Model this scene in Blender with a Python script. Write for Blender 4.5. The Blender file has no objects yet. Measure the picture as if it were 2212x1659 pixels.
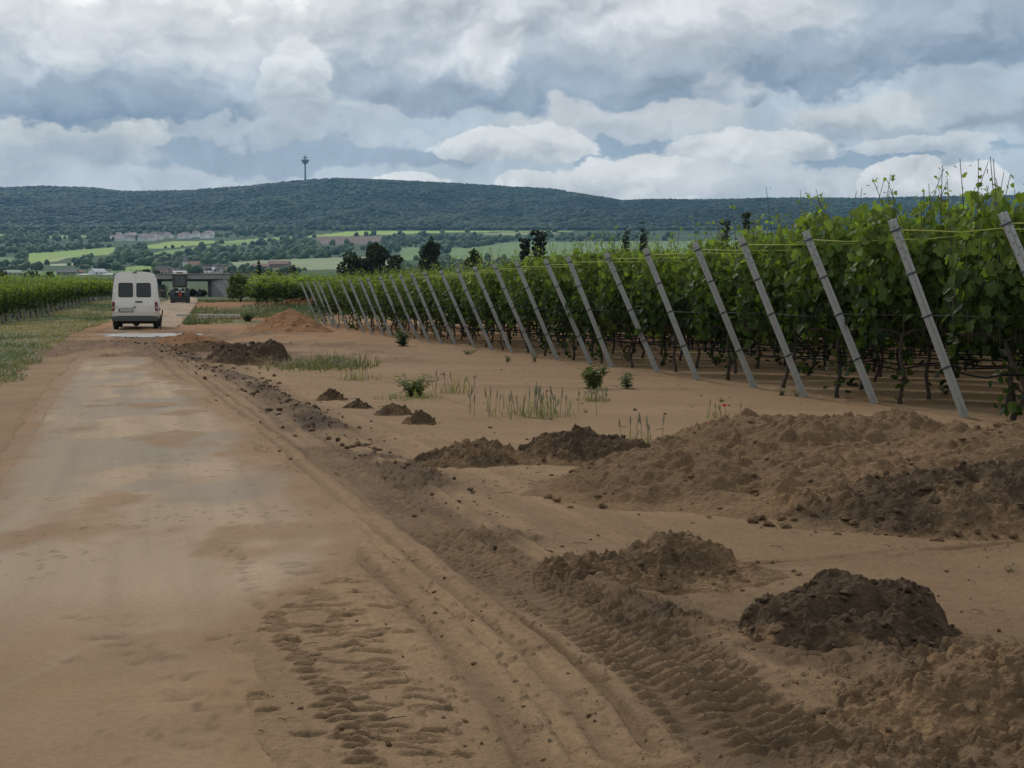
import bpy, bmesh, math, random
import numpy as np
from mathutils import Vector, Matrix
random.seed(7)
RS = np.random.RandomState(11)
sc = bpy.context.scene
col = sc.collection
PI = math.pi
# ------------------------------------------------------------------ camera, sky, sun, exposure
F = 1300.0                      # focal length in pixels of a 1024 wide frame
K = 0.46293 / F                 # slope of one pixel of the 2212 px wide survey view
HY, CX, CAMZ = 652.0, 1106.0, 1.25
cam_d = bpy.data.cameras.new('camera'); cam = bpy.data.objects.new('camera', cam_d); col.objects.link(cam)
cam_d.sensor_width = 36.0; cam_d.lens = 36.0 * F / 1024.0
cam_d.clip_start = 0.05; cam_d.clip_end = 30000
cam.location = (0, 0, CAMZ)
cam.rotation_euler = (math.radians(90) - math.atan((384 - HY * 0.46293) / F), 0, 0)
sc.camera = cam
SUN_AZ, SUN_EL = math.radians(-34), math.radians(42)     # azimuth from +Y towards +X
sun_d = bpy.data.lights.new('sun', 'SUN'); sun_d.energy = 1.9; sun_d.angle = math.radians(8); sun_d.color = (1.0, 0.955, 0.90)
sun = bpy.data.objects.new('sun', sun_d); col.objects.link(sun)
sdir = Vector((math.sin(SUN_AZ) * math.cos(SUN_EL), math.cos(SUN_AZ) * math.cos(SUN_EL), math.sin(SUN_EL)))
sun.rotation_euler = (-sdir).to_track_quat('-Z', 'Y').to_euler()
sun.location = (0, 0, 60)
vs = sc.view_settings
vs.view_transform = 'Standard'; vs.look = 'None'; vs.gamma = 1.0; vs.use_curve_mapping = False; vs.exposure = 0.0
try:
    sc.cycles.max_bounces = 8; sc.cycles.diffuse_bounces = 4; sc.cycles.transparent_max_bounces = 8
    sc.cycles.volume_bounces = 0; sc.cycles.use_denoising = True
except Exception: pass

def lin(c):
    return tuple(((v / 255.0) / 12.92) if v / 255.0 <= 0.04045 else (((v / 255.0) + 0.055) / 1.055) ** 2.4 for v in c)

def dirang(x, y):
    u = (x - CX) * K; t = (HY - y) * K
    return math.atan(u), math.atan(t / math.sqrt(1 + u * u))

STR = 0.1
def build_world():
    w = bpy.data.worlds.new('World'); sc.world = w; w.use_nodes = True
    nt = w.node_tree; nt.nodes.clear(); L = nt.links.new
    N = nt.nodes.new
    def math_(op, a, b=None, c=None):
        n = N('ShaderNodeMath'); n.operation = op
        for i, v in enumerate((a, b, c)):
            if v is None: continue
            if isinstance(v, (int, float)): n.inputs[i].default_value = v
            else: L(v, n.inputs[i])
        return n.outputs[0]
    def vmath(op, a, b=None, out=0):
        n = N('ShaderNodeVectorMath'); n.operation = op
        for i, v in enumerate((a, b)):
            if v is None: continue
            if isinstance(v, tuple): n.inputs[i].default_value = v
            else: L(v, n.inputs[i])
        return n.outputs[out]
    def mixc(f, a, b):
        n = N('ShaderNodeMix'); n.data_type = 'RGBA'; n.clamp_factor = True
        for s, v in ((0, f), (6, a), (7, b)):
            if isinstance(v, (int, float)): n.inputs[s].default_value = v
            elif isinstance(v, tuple): n.inputs[s].default_value = v
            else: L(v, n.inputs[s])
        return n.outputs[2]
    def mapr(v, a, b, c=0.0, d=1.0, smooth=True):
        n = N('ShaderNodeMapRange'); n.interpolation_type = 'SMOOTHSTEP' if smooth else 'LINEAR'
        L(v, n.inputs[0])
        for i, q in enumerate((a, b, c, d)): n.inputs[i + 1].default_value = q
        return n.outputs[0]
    def noise(vec, scale, detail, rough=0.55, out=0):
        n = N('ShaderNodeTexNoise'); n.inputs['Scale'].default_value = scale; n.inputs['Detail'].default_value = detail
        n.inputs['Roughness'].default_value = rough; L(vec, n.inputs['Vector']); return n.outputs[out]
    def C(rgb): r = lin(rgb); return (r[0] / STR, r[1] / STR, r[2] / STR, 1.0)
    tc = N('ShaderNodeTexCoord')
    sep = N('ShaderNodeSeparateXYZ'); L(tc.outputs['Generated'], sep.inputs[0])
    az = math_('ARCTAN2', sep.outputs[0], sep.outputs[1]); el = math_('ARCSINE', sep.outputs[2])
    cmb = N('ShaderNodeCombineXYZ'); L(az, cmb.inputs[0]); L(el, cmb.inputs[1])
    P = cmb.outputs[0]
    Ps = vmath('MULTIPLY', P, (1.0, 1.35, 1.0))
    n1 = noise(Ps, 7.5, 3.0, 0.5, 1); n2 = noise(Ps, 26.0, 6.0, 0.56, 1)
    w1 = vmath('MULTIPLY', vmath('SUBTRACT', n1, (.5, .5, .5)), (.10, .055, 0))
    w2 = vmath('MULTIPLY', vmath('SUBTRACT', n2, (.5, .5, .5)), (.058, .044, 0))
    PW = vmath('ADD', vmath('ADD', P, w1), w2)
    # crisper domain for the small cumulus tops
    w3 = vmath('MULTIPLY', vmath('SUBTRACT', noise(Ps, 30.0, 6.0, 0.62, 1), (.5, .5, .5)), (.034, .026, 0))
    PC = vmath('ADD', P, w3)
    # directional relief of the cloud texture: brighter where it faces up
    na = noise(Ps, 8.0, 4.0, 0.48); nb = noise(vmath('ADD', Ps, (-.008, .020, 0)), 8.0, 4.0, 0.48)
    relief = math_('SUBTRACT', na, nb)
    nc = noise(PW, 22.0, 4.0, 0.5); nd = noise(vmath('ADD', PW, (-.003, .008, 0)), 22.0, 4.0, 0.5)
    relief2 = math_('SUBTRACT', nc, nd)
    sky = N('ShaderNodeTexSky'); sky.sky_type = 'NISHITA'; sky.sun_disc = False
    sky.sun_elevation = SUN_EL; sky.sun_rotation = SUN_AZ
    elg = mapr(el, 0.0, 0.9)
    deck = mixc(elg, C((172, 184, 193)), C((186, 191, 197)))
    cur = mixc(0.86, sky.outputs[0], deck)
    mu = mapr(noise(vmath('MULTIPLY', P, (1.0, 3.2, 1.0)), 6.0, 4.0, 0.5), 0.38, 0.66)
    cur = mixc(mapr(el, 0.35, 0.2), mixc(mu, C((170, 180, 190)), C((226, 228, 230))), cur)
    # x, y, rx, ry in survey pixels; top colour, base colour, softness, flatness of the base, opacity, crisp
    clouds = [
        (430, 12, 430, 130, (250, 249, 243), (220, 222, 221), .9, 1.0, .95, 0),
        (0, 110, 150, 230, (222, 223, 220), (196, 202, 205), .8, 1.0, .9, 0),
        (230, 130, 330, 125, (208, 211, 213), (146, 163, 182), .45, 1.0, .92, 0),
        (215, 258, 340, 62, (146, 161, 178), (104, 128, 156), .75, 1.5, .95, 0),
        (60, 180, 60, 34, (190, 197, 203), (170, 181, 191), .8, 1.0, .6, 0),
        (225, 150, 62, 46, (212, 216, 218), (180, 190, 199), .8, 1.0, .75, 0),
        (610, 345, 560, 34, (140, 157, 174), (132, 151, 170), .6, 1.0, .8, 0),
        (640, 300, 420, 20, (188, 195, 200), (178, 186, 193), .8, 1.0, .7, 0),
        (120, 330, 240, 42, (202, 205, 204), (178, 187, 193), .5, 1.3, .85, 0),
        (300, 300, 62, 40, (208, 210, 208), (188, 194, 198), .4, 1.6, .9, 1),
        (250, 385, 420, 26, (188, 195, 200), (182, 190, 197), .9, 1.0, .8, 0),
        (830, 120, 300, 150, (210, 213, 215), (160, 172, 186), .5, 1.2, .85, 0),
        (645, 185, 80, 95, (214, 217, 218), (186, 193, 199), .35, 1.0, .85, 1),
        (900, 222, 140, 46, (160, 173, 188), (124, 143, 164), .7, 1.6, .85, 0),
        (700, 262, 170, 26, (196, 201, 205), (176, 185, 193), .6, 1.6, .7, 0),
        (1250, 60, 480, 140, (212, 214, 217), (176, 185, 194), .6, 1.2, .85, 0),
        (1240, 205, 330, 60, (150, 165, 182), (116, 137, 160), .75, 1.4, .9, 0),
        (1080, 130, 70, 60, (214, 216, 217), (188, 195, 200), .7, 1.0, .7, 0),
        (1560, 50, 280, 90, (212, 214, 216), (186, 192, 199), .6, 1.2, .8, 0),
        (1555, 210, 105, 62, (196, 200, 203), (126, 144, 164), .45, 1.3, .9, 0),
        (1330, 270, 260, 46, (202, 204, 205), (188, 194, 198), .5, 1.3, .85, 0),
        (1900, 265, 220, 60, (203, 205, 204), (164, 174, 184), .6, 1.3, .85, 0),
        (1800, 150, 290, 85, (150, 164, 180), (100, 124, 152), .6, 1.8, .95, 0),
        (2130, 70, 300, 130, (158, 170, 183), (108, 131, 158), .7, 1.8, .9, 0),
        (2160, 255, 120, 55, (170, 180, 189), (140, 155, 170), .7, 1.4, .8, 0),
        (1320, 330, 300, 26, (136, 155, 174), (132, 152, 172), .6, 1.0, .8, 0),
        (1900, 346, 340, 18, (134, 155, 175), (130, 152, 173), .6, 1.0, .85, 0),
        (1980, 316, 160, 24, (202, 205, 205), (190, 196, 200), .4, 1.4, .8, 1),
        (1112, 334, 190, 58, (212, 212, 210), (186, 191, 194), .2, 3.0, .95, 1),
        (1550, 330, 110, 40, (206, 207, 206), (186, 192, 197), .3, 2.0, .9, 1),
        (1650, 338, 160, 60, (210, 211, 209), (184, 190, 195), .25, 2.4, .92, 1),
        (1390, 405, 210, 70, (213, 213, 210), (184, 191, 197), .22, 2.0, .95, 1),
        (1700, 402, 330, 34, (200, 203, 205), (190, 196, 200), .6, 1.0, .8, 0),
        (895, 398, 95, 26, (216, 216, 213), (200, 203, 204), .2, 2.0, .95, 1),
        (1140, 402, 70, 28, (212, 212, 210), (196, 200, 202), .25, 2.0, .9, 1),
        (1955, 408, 112, 64, (217, 217, 214), (196, 200, 202), .18, 2.0, .96, 1),
        (2095, 408, 82, 58, (214, 214, 212), (194, 199, 202), .2, 2.0, .95, 1),
    ]
    for (x, y, rx, ry, ct, cb, soft, flat, op, crisp) in clouds:
        if crisp: ct = tuple(min(255, v * 1.05) for v in ct); soft *= .8
        soft *= .72; cb = tuple(v * .80 + w_ * .20 for v, w_ in zip(cb, (168, 176, 184)))
        a0, e0 = dirang(x, y)
        q = vmath('MULTIPLY', vmath('SUBTRACT', PC if crisp else PW, (a0, e0, 0)), (1 / (rx * K), 1 / (ry * K), 0))
        s = N('ShaderNodeSeparateXYZ'); L(q, s.inputs[0])
        qy = s.outputs[1]
        qf = math_('MAXIMUM', qy, math_('MULTIPLY', qy, -flat))
        r2 = math_('ADD', math_('MULTIPLY', s.outputs[0], s.outputs[0]), math_('MULTIPLY', qf, qf))
        m = mapr(r2, 1.0 + soft * .55, max(0.02, 1.0 - soft * 1.1), 0.0, op)
        sh = mapr(math_('ADD', qy, math_('ADD', math_('MULTIPLY', relief, 3.4), math_('MULTIPLY', relief2, 2.0))), -0.75, 0.6)
        cur = mixc(m, cur, mixc(sh, C(cb), C(ct)))
    gain = math_('ADD', math_('ADD', math_('MULTIPLY', relief, 1.0), math_('MULTIPLY', relief2, .8)), 1.12)
    gain = math_('MULTIPLY', gain, mapr(el, -.02, .02, .9, 1.0))
    vm = N('ShaderNodeVectorMath'); vm.operation = 'SCALE'; L(cur, vm.inputs[0]); L(gain, vm.inputs['Scale'])
    hs = N('ShaderNodeHueSaturation'); hs.inputs['Saturation'].default_value = .86; L(vm.outputs[0], hs.inputs['Color'])
    bg = N('ShaderNodeBackground'); bg.inputs[1].default_value = STR; L(hs.outputs[0], bg.inputs[0])
    out = N('ShaderNodeOutputWorld'); L(bg.outputs[0], out.inputs[0])
    try: w.cycles.sampling_method = 'MANUAL'; w.cycles.sample_map_resolution = 512
    except Exception: pass
build_world()
# ------------------------------------------------------------------ helpers
def _hash(ix, iy, seed):
    with np.errstate(over='ignore'):
        h = (ix.astype(np.int64) * 374761393 + iy.astype(np.int64) * 668265263 + seed * 974711).astype(np.uint64) & np.uint64(0xFFFFFFFF)
        h = ((h ^ (h >> np.uint64(13))) * np.uint64(1274126177)) & np.uint64(0xFFFFFFFF)
        h = (h ^ (h >> np.uint64(16))) * np.uint64(2246822519) & np.uint64(0xFFFFFFFF)
        h = h ^ (h >> np.uint64(15))
    return h.astype(np.float64) / 4294967295.0
def vnoise(x, y, seed=0):
    x0 = np.floor(x); y0 = np.floor(y); fx = x - x0; fy = y - y0
    fx = fx * fx * fx * (fx * (fx * 6 - 15) + 10); fy = fy * fy * fy * (fy * (fy * 6 - 15) + 10)
    a = _hash(x0, y0, seed); b = _hash(x0 + 1, y0, seed); c = _hash(x0, y0 + 1, seed); d = _hash(x0 + 1, y0 + 1, seed)
    return ((a * (1 - fx) + b * fx) * (1 - fy) + (c * (1 - fx) + d * fx) * fy) * 2 - 1
def fbm(x, y, octv=4, seed=0, gain=.5):
    s = 0; a = 1.0; t = 0
    ca, sa = math.cos(.6), math.sin(.6)
    for i in range(octv):
        s = s + a * vnoise(x, y, seed + i * 17); t += a; a *= gain
        x, y = (x * ca - y * sa) * 2.03 + 5.1, (x * sa + y * ca) * 2.03 - 3.7
    return s / t
def ridged(x, y, octv=4, seed=0, gain=.5):
    s = 0; a = 1.0; t = 0
    ca, sa = math.cos(.6), math.sin(.6)
    for i in range(octv):
        s = s + a * (1 - np.abs(vnoise(x, y, seed + i * 17))); t += a; a *= gain
        x, y = (x * ca - y * sa) * 2.03 + 5.1, (x * sa + y * ca) * 2.03 - 3.7
    return s / t
def worley(x, y, seed=0):
    x0 = np.floor(x); y0 = np.floor(y); best = np.full(x.shape, 9.0); rr = np.zeros(x.shape)
    for i in (-1, 0, 1):
        for j in (-1, 0, 1):
            cx = x0 + i; cy = y0 + j
            d = np.hypot(cx + .15 + .7 * _hash(cx, cy, seed) - x, cy + .15 + .7 * _hash(cx, cy, seed + 5) - y)
            m = d < best; best = np.where(m, d, best); rr = np.where(m, _hash(cx, cy, seed + 9), rr)
    return best, rr
def clods(x, y, s, seed=0, keep=.6):
    """angular lumps of soil of about size s"""
    wx = x / s + .35 * vnoise(x / s * 1.7, y / s * 1.7, seed + 3); wy = y / s + .35 * vnoise(x / s * 1.7 + 9, y / s * 1.7, seed + 4)
    d, r = worley(wx, wy, seed); R = .25 + .35 * r
    b = np.sqrt(np.clip(1 - (d / R) ** 2, 0, 1)) * (r < keep) * (.4 + r)
    return b * s * (1 + .5 * vnoise(x / s * 4, y / s * 4, seed + 6))
def sstep(x, a, b):
    t = np.clip((x - a) / (b - a), 0, 1); return t * t * (3 - 2 * t)
def in_poly(x, y, poly):
    r = np.zeros(x.shape, bool); n = len(poly)
    for i in range(n):
        x1, y1 = poly[i]; x2, y2 = poly[(i + 1) % n]
        c = ((y1 > y) != (y2 > y)) & (x < (x2 - x1) * (y - y1) / ((y2 - y1) if y2 != y1 else 1e-9) + x1)
        r ^= c
    return r
def poly_dist(px, py, pts):
    """signed across distance, arc length along a polyline, clamped distance"""
    best = np.full(px.shape, 1e9); sd = np.zeros(px.shape); al = np.zeros(px.shape); acc = 0
    for (x1, y1), (x2, y2) in zip(pts[:-1], pts[1:]):
        dx, dy = x2 - x1, y2 - y1; ln = math.hypot(dx, dy); dx /= ln; dy /= ln
        t = np.clip((px - x1) * dx + (py - y1) * dy, 0, ln)
        ex = px - x1 - t * dx; ey = py - y1 - t * dy; d = np.hypot(ex, ey)
        sgn = np.sign((px - x1) * dy - (py - y1) * dx)
        m = d < best
        best = np.where(m, d, best); sd = np.where(m, d * sgn, sd); al = np.where(m, acc + t, al); acc += ln
    return sd, al, best, acc

class MB:
    """collects numpy chunks and links them as ONE mesh object"""
    def __init__(s): s.v = []; s.f = []; s.c = []; s.n = 0; s.mi = []
    def add(s, v, faces, c=None, mi=0):
        v = np.asarray(v, float)
        if not isinstance(faces, list): faces = [faces]
        for f in faces:
            f = np.asarray(f, np.int64)
            if f.size: s.f.append(f + s.n); s.mi.append(np.full(len(f), mi, np.int32))
        s.v.append(v)
        if c is None: c = (1, 1, 1)
        c = np.asarray(c, float)
        if c.ndim == 1: c = np.repeat(c[None, :], len(v), 0)
        s.c.append(c); s.n += len(v)
    def join(s, o, M=None, tint=None):
        for v, c in zip([np.concatenate(o.v)], [np.concatenate(o.c)]):
            if M is not None: v = v @ np.array(M)[:3, :3].T + np.array(M)[:3, 3]
            if tint is not None: c = c * np.asarray(tint)
            base = s.n
            s.v.append(v); s.c.append(c); s.n += len(v)
        for f, m in zip(o.f, o.mi): s.f.append(f + base); s.mi.append(m)
    def mesh(s, name, mats, smooth=False):
        me = bpy.data.meshes.new(name)
        v = np.concatenate(s.v); me.vertices.add(len(v)); me.vertices.foreach_set('co', v.astype(np.float32).ravel())
        idx = np.concatenate([f.ravel() for f in s.f]); tot = np.concatenate([np.full(len(f), f.shape[1]) for f in s.f])
        st = np.concatenate([[0], np.cumsum(tot)[:-1]])
        me.loops.add(len(idx)); me.loops.foreach_set('vertex_index', idx.astype(np.int32))
        me.polygons.add(len(tot)); me.polygons.foreach_set('loop_start', st.astype(np.int32))
        me.polygons.foreach_set('material_index', np.concatenate(s.mi).astype(np.int32))
        if not isinstance(mats, (list, tuple)): mats = [mats]
        for m in mats: me.materials.append(m)
        ca = me.color_attributes.new('Col', 'FLOAT_COLOR', 'POINT')
        c = np.concatenate(s.c); ca.data.foreach_set('color', np.hstack([c, np.ones((len(c), 1))]).astype(np.float32).ravel())
        me.update(calc_edges=True)
        me.polygons.foreach_set('use_smooth', (np.concatenate(s.mi) == 0) if smooth == 'first' else np.full(len(tot), bool(smooth), bool))
        me.validate(); me.update()
        return me
    def obj(s, name, mats, parent=None, smooth=False):
        o = bpy.data.objects.new(name, s.mesh(name, mats, smooth)); col.objects.link(o)
        if parent is not None: o.parent = parent
        return o
    # ---- shapes
    def box(s, c, d, R=None, tap=1.0, col_=None, mi=0, bev=0.0):
        hx, hy, hz = d[0] / 2, d[1] / 2, d[2] / 2
        if bev <= 0:
            v = [(-hx, -hy, -hz), (hx, -hy, -hz), (hx, hy, -hz), (-hx, hy, -hz), (-hx * tap, -hy * tap, hz), (hx * tap, -hy * tap, hz), (hx * tap, hy * tap, hz), (-hx * tap, hy * tap, hz)]
            f = [(3, 2, 1, 0), (4, 5, 6, 7), (0, 1, 5, 4), (1, 2, 6, 5), (2, 3, 7, 6), (3, 0, 4, 7)]
            v = np.array(v, float); f = np.array(f)
            if R is not None: v = v @ np.array(R)[:3, :3].T
            s.add(v + np.array(c), f, col_, mi); return
        bm = bmesh.new(); bmesh.ops.create_cube(bm, size=1.0)
        for vt in bm.verts: vt.co = Vector((vt.co.x * d[0], vt.co.y * d[1], vt.co.z * d[2]))
        bmesh.ops.bevel(bm, geom=list(bm.edges), offset=bev, segments=2, profile=.5, affect='EDGES')
        s.bm(bm, c, R, col_, mi)
    def bm(s, bm, c=(0, 0, 0), R=None, col_=None, mi=0):
        bm.verts.index_update()
        v = np.array([x.co[:] for x in bm.verts])
        fs = {}
        for f in bm.faces: fs.setdefault(len(f.verts), []).append([x.index for x in f.verts])
        if R is not None: v = v @ np.array(R)[:3, :3].T
        s.add(v + np.array(c), [np.array(q) for q in fs.values()], col_, mi); bm.free()
    def tube(s, pts, rad, n=6, col_=None, mi=0, cap=True):
        pts = np.asarray(pts, float); m = len(pts)
        if np.isscalar(rad): rad = [rad] * m
        T = np.gradient(pts, axis=0); T /= np.linalg.norm(T, axis=1)[:, None] + 1e-12
        up = np.array([0, 0, 1.0]) if abs(T[0, 2]) < .9 else np.array([1.0, 0, 0])
        A = np.cross(T, up); A /= np.linalg.norm(A, axis=1)[:, None] + 1e-12; B = np.cross(T, A)
        a = np.arange(n) * 2 * PI / n
        v = pts[:, None, :] + (A[:, None, :] * np.cos(a)[None, :, None] + B[:, None, :] * np.sin(a)[None, :, None]) * np.asarray(rad)[:, None, None]
        v = v.reshape(-1, 3)
        i, j = np.meshgrid(np.arange(m - 1), np.arange(n), indexing='ij'); j2 = (j + 1) % n
        f = np.stack([i * n + j, i * n + j2, (i + 1) * n + j2, (i + 1) * n + j], -1).reshape(-1, 4)
        fl = [f]
        if cap: fl.append(np.array([list(range(n - 1, -1, -1)), list(range((m - 1) * n, m * n))]))
        s.add(v, fl, col_, mi)
    def lathe(s, prof, n=16, c=(0, 0, 0), R=None, col_=None, mi=0):
        prof = np.asarray(prof, float); m = len(prof); a = np.arange(n) * 2 * PI / n
        v = np.stack([prof[:, None, 0] * np.cos(a), prof[:, None, 0] * np.sin(a), np.repeat(prof[:, 1][:, None], n, 1)], -1).reshape(-1, 3)
        i, j = np.meshgrid(np.arange(m - 1), np.arange(n), indexing='ij'); j2 = (j + 1) % n
        f = np.stack([i * n + j, i * n + j2, (i + 1) * n + j2, (i + 1) * n + j], -1).reshape(-1, 4)
        if R is not None: v = v @ np.array(R)[:3, :3].T
        s.add(v + np.array(c), [f, np.array([list(range(n - 1, -1, -1)), list(range((m - 1) * n, m * n))])], col_, mi)
    def grid(s, X, Y, Z, c=None, mi=0):
        r, q = X.shape
        i, j = np.meshgrid(np.arange(r - 1), np.arange(q - 1), indexing='ij')
        f = np.stack([i * q + j, i * q + j + 1, (i + 1) * q + j + 1, (i + 1) * q + j], -1).reshape(-1, 4)
        s.add(np.stack([X, Y, Z], -1).reshape(-1, 3), f, None if c is None else c.reshape(-1, 3), mi)

def empty(name, loc=(0, 0, 0), rz=0.0):
    o = bpy.data.objects.new(name, None); col.objects.link(o); o.location = loc; o.rotation_euler = (0, 0, rz); o.empty_display_size = .2
    return o
def tag(o, label=None, cat=None, group=None, kind=None):
    if label: o['label'] = label
    if cat: o['category'] = cat
    if group: o['group'] = group
    if kind: o['kind'] = kind
    return o
def dup(o, loc, rz=0.0, scale=None, label=None, group=None):
    r = o.copy(); col.objects.link(r); r.location = loc; r.rotation_euler = (0, 0, rz)
    if scale is not None: r.scale = scale if isinstance(scale, tuple) else (scale,) * 3
    if label: r['label'] = label
    if group: r['group'] = group
    for ch in o.children:
        c = ch.copy(); col.objects.link(c); c.parent = r
        for g in ch.children:
            d = g.copy(); col.objects.link(d); d.parent = c
    return r
ORD = ['', 'first', 'second', 'third', 'fourth', 'fifth', 'sixth', 'seventh', 'eighth', 'ninth', 'tenth', 'eleventh', 'twelfth', 'thirteenth', 'fourteenth', 'fifteenth', 'sixteenth', 'seventeenth', 'eighteenth', 'nineteenth', 'twentieth']
def nth(i):
    if i <= 20: return ORD[i]
    if i < 30: return 'twenty-' + ORD[i - 20]
    if i == 30: return 'thirtieth'
    return 'thirty-' + ORD[i - 30]

# ------------------------------------------------------------------ materials
def mat(name, base=(.5, .5, .5), rough=.6, metal=0.0, attr=False, var=0.0, vscale=8.0, bump=0.0, bscale=30.0, spec=.5, trans=0.0, glow=None):
    m = bpy.data.materials.new(name); m.use_nodes = True
    nt = m.node_tree; nt.nodes.clear(); N = nt.nodes.new; L = nt.links.new
    out = N('ShaderNodeOutputMaterial'); p = N('ShaderNodeBsdfPrincipled')
    p.inputs['Roughness'].default_value = rough; p.inputs['Metallic'].default_value = metal
    p.inputs['Specular IOR Level'].default_value = spec
    tc = N('ShaderNodeTexCoord')
    src = None
    if attr:
        a = N('ShaderNodeVertexColor'); a.layer_name = 'Col'
        mx = N('ShaderNodeMix'); mx.data_type = 'RGBA'; mx.blend_type = 'MULTIPLY'; mx.inputs[0].default_value = 1.0
        mx.inputs[7].default_value = (*base, 1); L(a.outputs[0], mx.inputs[6]); src = mx.outputs[2]
    if var > 0:
        n = N('ShaderNodeTexNoise'); n.inputs['Scale'].default_value = vscale; n.inputs['Detail'].default_value = 6.0; n.inputs['Roughness'].default_value = .62
        L(tc.outputs['Object'], n.inputs['Vector'])
        mr = N('ShaderNodeMapRange'); L(n.outputs[0], mr.inputs[0]); mr.inputs[1].default_value = .25; mr.inputs[2].default_value = .75
        mr.inputs[3].default_value = 1 - var; mr.inputs[4].default_value = 1 + var
        sc_ = N('ShaderNodeVectorMath'); sc_.operation = 'SCALE'
        if src is None: sc_.inputs[0].default_value = base
        else: L(src, sc_.inputs[0])
        L(mr.outputs[0], sc_.inputs['Scale']); src = sc_.outputs[0]
    if src is None: p.inputs['Base Color'].default_value = (*base, 1)
    else: L(src, p.inputs['Base Color'])
    if bump > 0:
        n = N('ShaderNodeTexNoise'); n.inputs['Scale'].default_value = bscale; n.inputs['Detail'].default_value = 5.0; L(tc.outputs['Object'], n.inputs['Vector'])
        b = N('ShaderNodeBump'); b.inputs['Strength'].default_value = 1.0; b.inputs['Distance'].default_value = bump; L(n.outputs[0], b.inputs['Height']); L(b.outputs[0], p.inputs['Normal'])
    sh = p.outputs[0]
    if trans > 0:
        t = N('ShaderNodeBsdfTranslucent')
        if src is None: t.inputs[0].default_value = (*base, 1)
        else:
            g = N('ShaderNodeVectorMath'); g.operation = 'MULTIPLY'; L(src, g.inputs[0]); g.inputs[1].default_value = (1.5, 1.7, .7); L(g.outputs[0], t.inputs[0])
        ms = N('ShaderNodeMixShader'); ms.inputs[0].default_value = trans; L(sh, ms.inputs[1]); L(t.outputs[0], ms.inputs[2]); sh = ms.outputs[0]
    L(sh, out.inputs[0])
    return m
# ------------------------------------------------------------------ terrain
_PY = np.array([-20, 0, 50, 57, 66, 80, 107, 150, 200, 262, 320, 400, 700, 1000, 1120, 1500, 2000, 2600, 3100, 3400.])
_PZ = np.array([0, 0, 0, .02, .12, .42, 1.14, 1.5, 1.85, 2.2, 3.0, 5.8, 13.5, 21.9, 26.0, 46.0, 77.4, 123, 172, 190.])
def zb(Y): return np.interp(Y, _PY, _PZ)
def VW(x, y, z=None):
    """survey pixel -> point on the near ground (or at height z above it)"""
    Y = 20.0
    for _ in range(60):
        g = float(zb(Y)) + (z or 0.0)
        Yn = (CAMZ - g) / max((y - HY) * K, 1e-4)
        Y = .5 * Y + .5 * max(Yn, .5)
    return ((x - CX) * K * Y, Y)
_YF = np.geomspace(250, 3150, 500); _yF = HY - (zb(_YF) - CAMZ) / (K * _YF)   # decreasing with distance
def YF(y):
    """distance at which the rising valley floor reaches survey row y"""
    return np.interp(-np.asarray(y, float), -_yF, _YF)
_RX = np.array([-900, 0, 100, 200, 270, 400, 550, 640, 720, 900, 1100, 1200, 1340, 1500, 1700, 1850, 2000, 2212, 3100.])
_RY = np.array([412, 411, 407, 410, 418, 417, 406, 396, 390, 397, 408, 414, 439, 436, 433, 433, 430, 426, 424.])
Y_FOOT, Y_RIDGE = 3100.0, 4900.0
def mountain(u, Y):
    xv = u / K + CX
    ry = np.interp(xv, _RX, _RY)
    zr = CAMZ + (HY - ry) * K * Y_RIDGE
    z0 = 172.0
    t = np.clip((Y - Y_FOOT) / (Y_RIDGE - Y_FOOT), 0, 1.25)
    s = np.where(t <= 1, t ** 1.1, 1 - (t - 1) * 2.2)
    z = z0 + (zr - z0) * s
    w = np.clip(t * (1 - np.clip(t, 0, 1)) * 4, 0, 1)
    X = u * Y
    z = z + w * (fbm(X / 420, Y / 500, 5, 3) * 42 + (ridged(X / 380, Y / 1400, 3, 9) - .6) * 75)
    return z
SAND = np.array([.208, .132, .071]); SAND2 = np.array([.256, .170, .096]); DARK = np.array([.074, .050, .031]); WET = np.array([.135, .078, .043]); RED = np.array([.24, .118, .055])
ROADC = np.array([.308, .228, .147])
def pl(*pts): return [VW(*p) for p in pts]
T_BAND = pl((215, 742), (330, 748), (470, 800), (560, 840), (650, 895), (745, 955), (845, 1010), (905, 1060), (1050, 1160), (1160, 1235), (1290, 1310), (1420, 1375), (1560, 1440), (1700, 1530), (1800, 1640))
T_LUG = pl((560, 855), (700, 975), (820, 1055), (960, 1165), (1120, 1270), (1290, 1370), (1480, 1490), (1680, 1659))
T_LINE = pl((335, 745), (520, 880), (640, 975), (760, 1080), (960, 1240), (1050, 1310), (1200, 1430), (1340, 1560), (1420, 1659))
T_MID = pl((500, 1180), (545, 1300), (600, 1400), (690, 1520), (800, 1700))
T_MID2 = pl((590, 1180), (690, 1330), (790, 1480), (900, 1680))
T_LEFT = pl((235, 1330), (300, 1440), (400, 1540), (520, 1680))
ROAD_C = [(-.12, -4), (-.3, 1), (-.72, 3.6), (-2.55, 10.1), (-5.1, 18.5), (-11.4, 40), (-16.4, 57), (-18.3, 66), (-27.4, 107), (-45, 180), (-66, 262)]
ROAD_HW = 1.5
def road_t(X, Y): return poly_dist(X, Y, ROAD_C)
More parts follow.
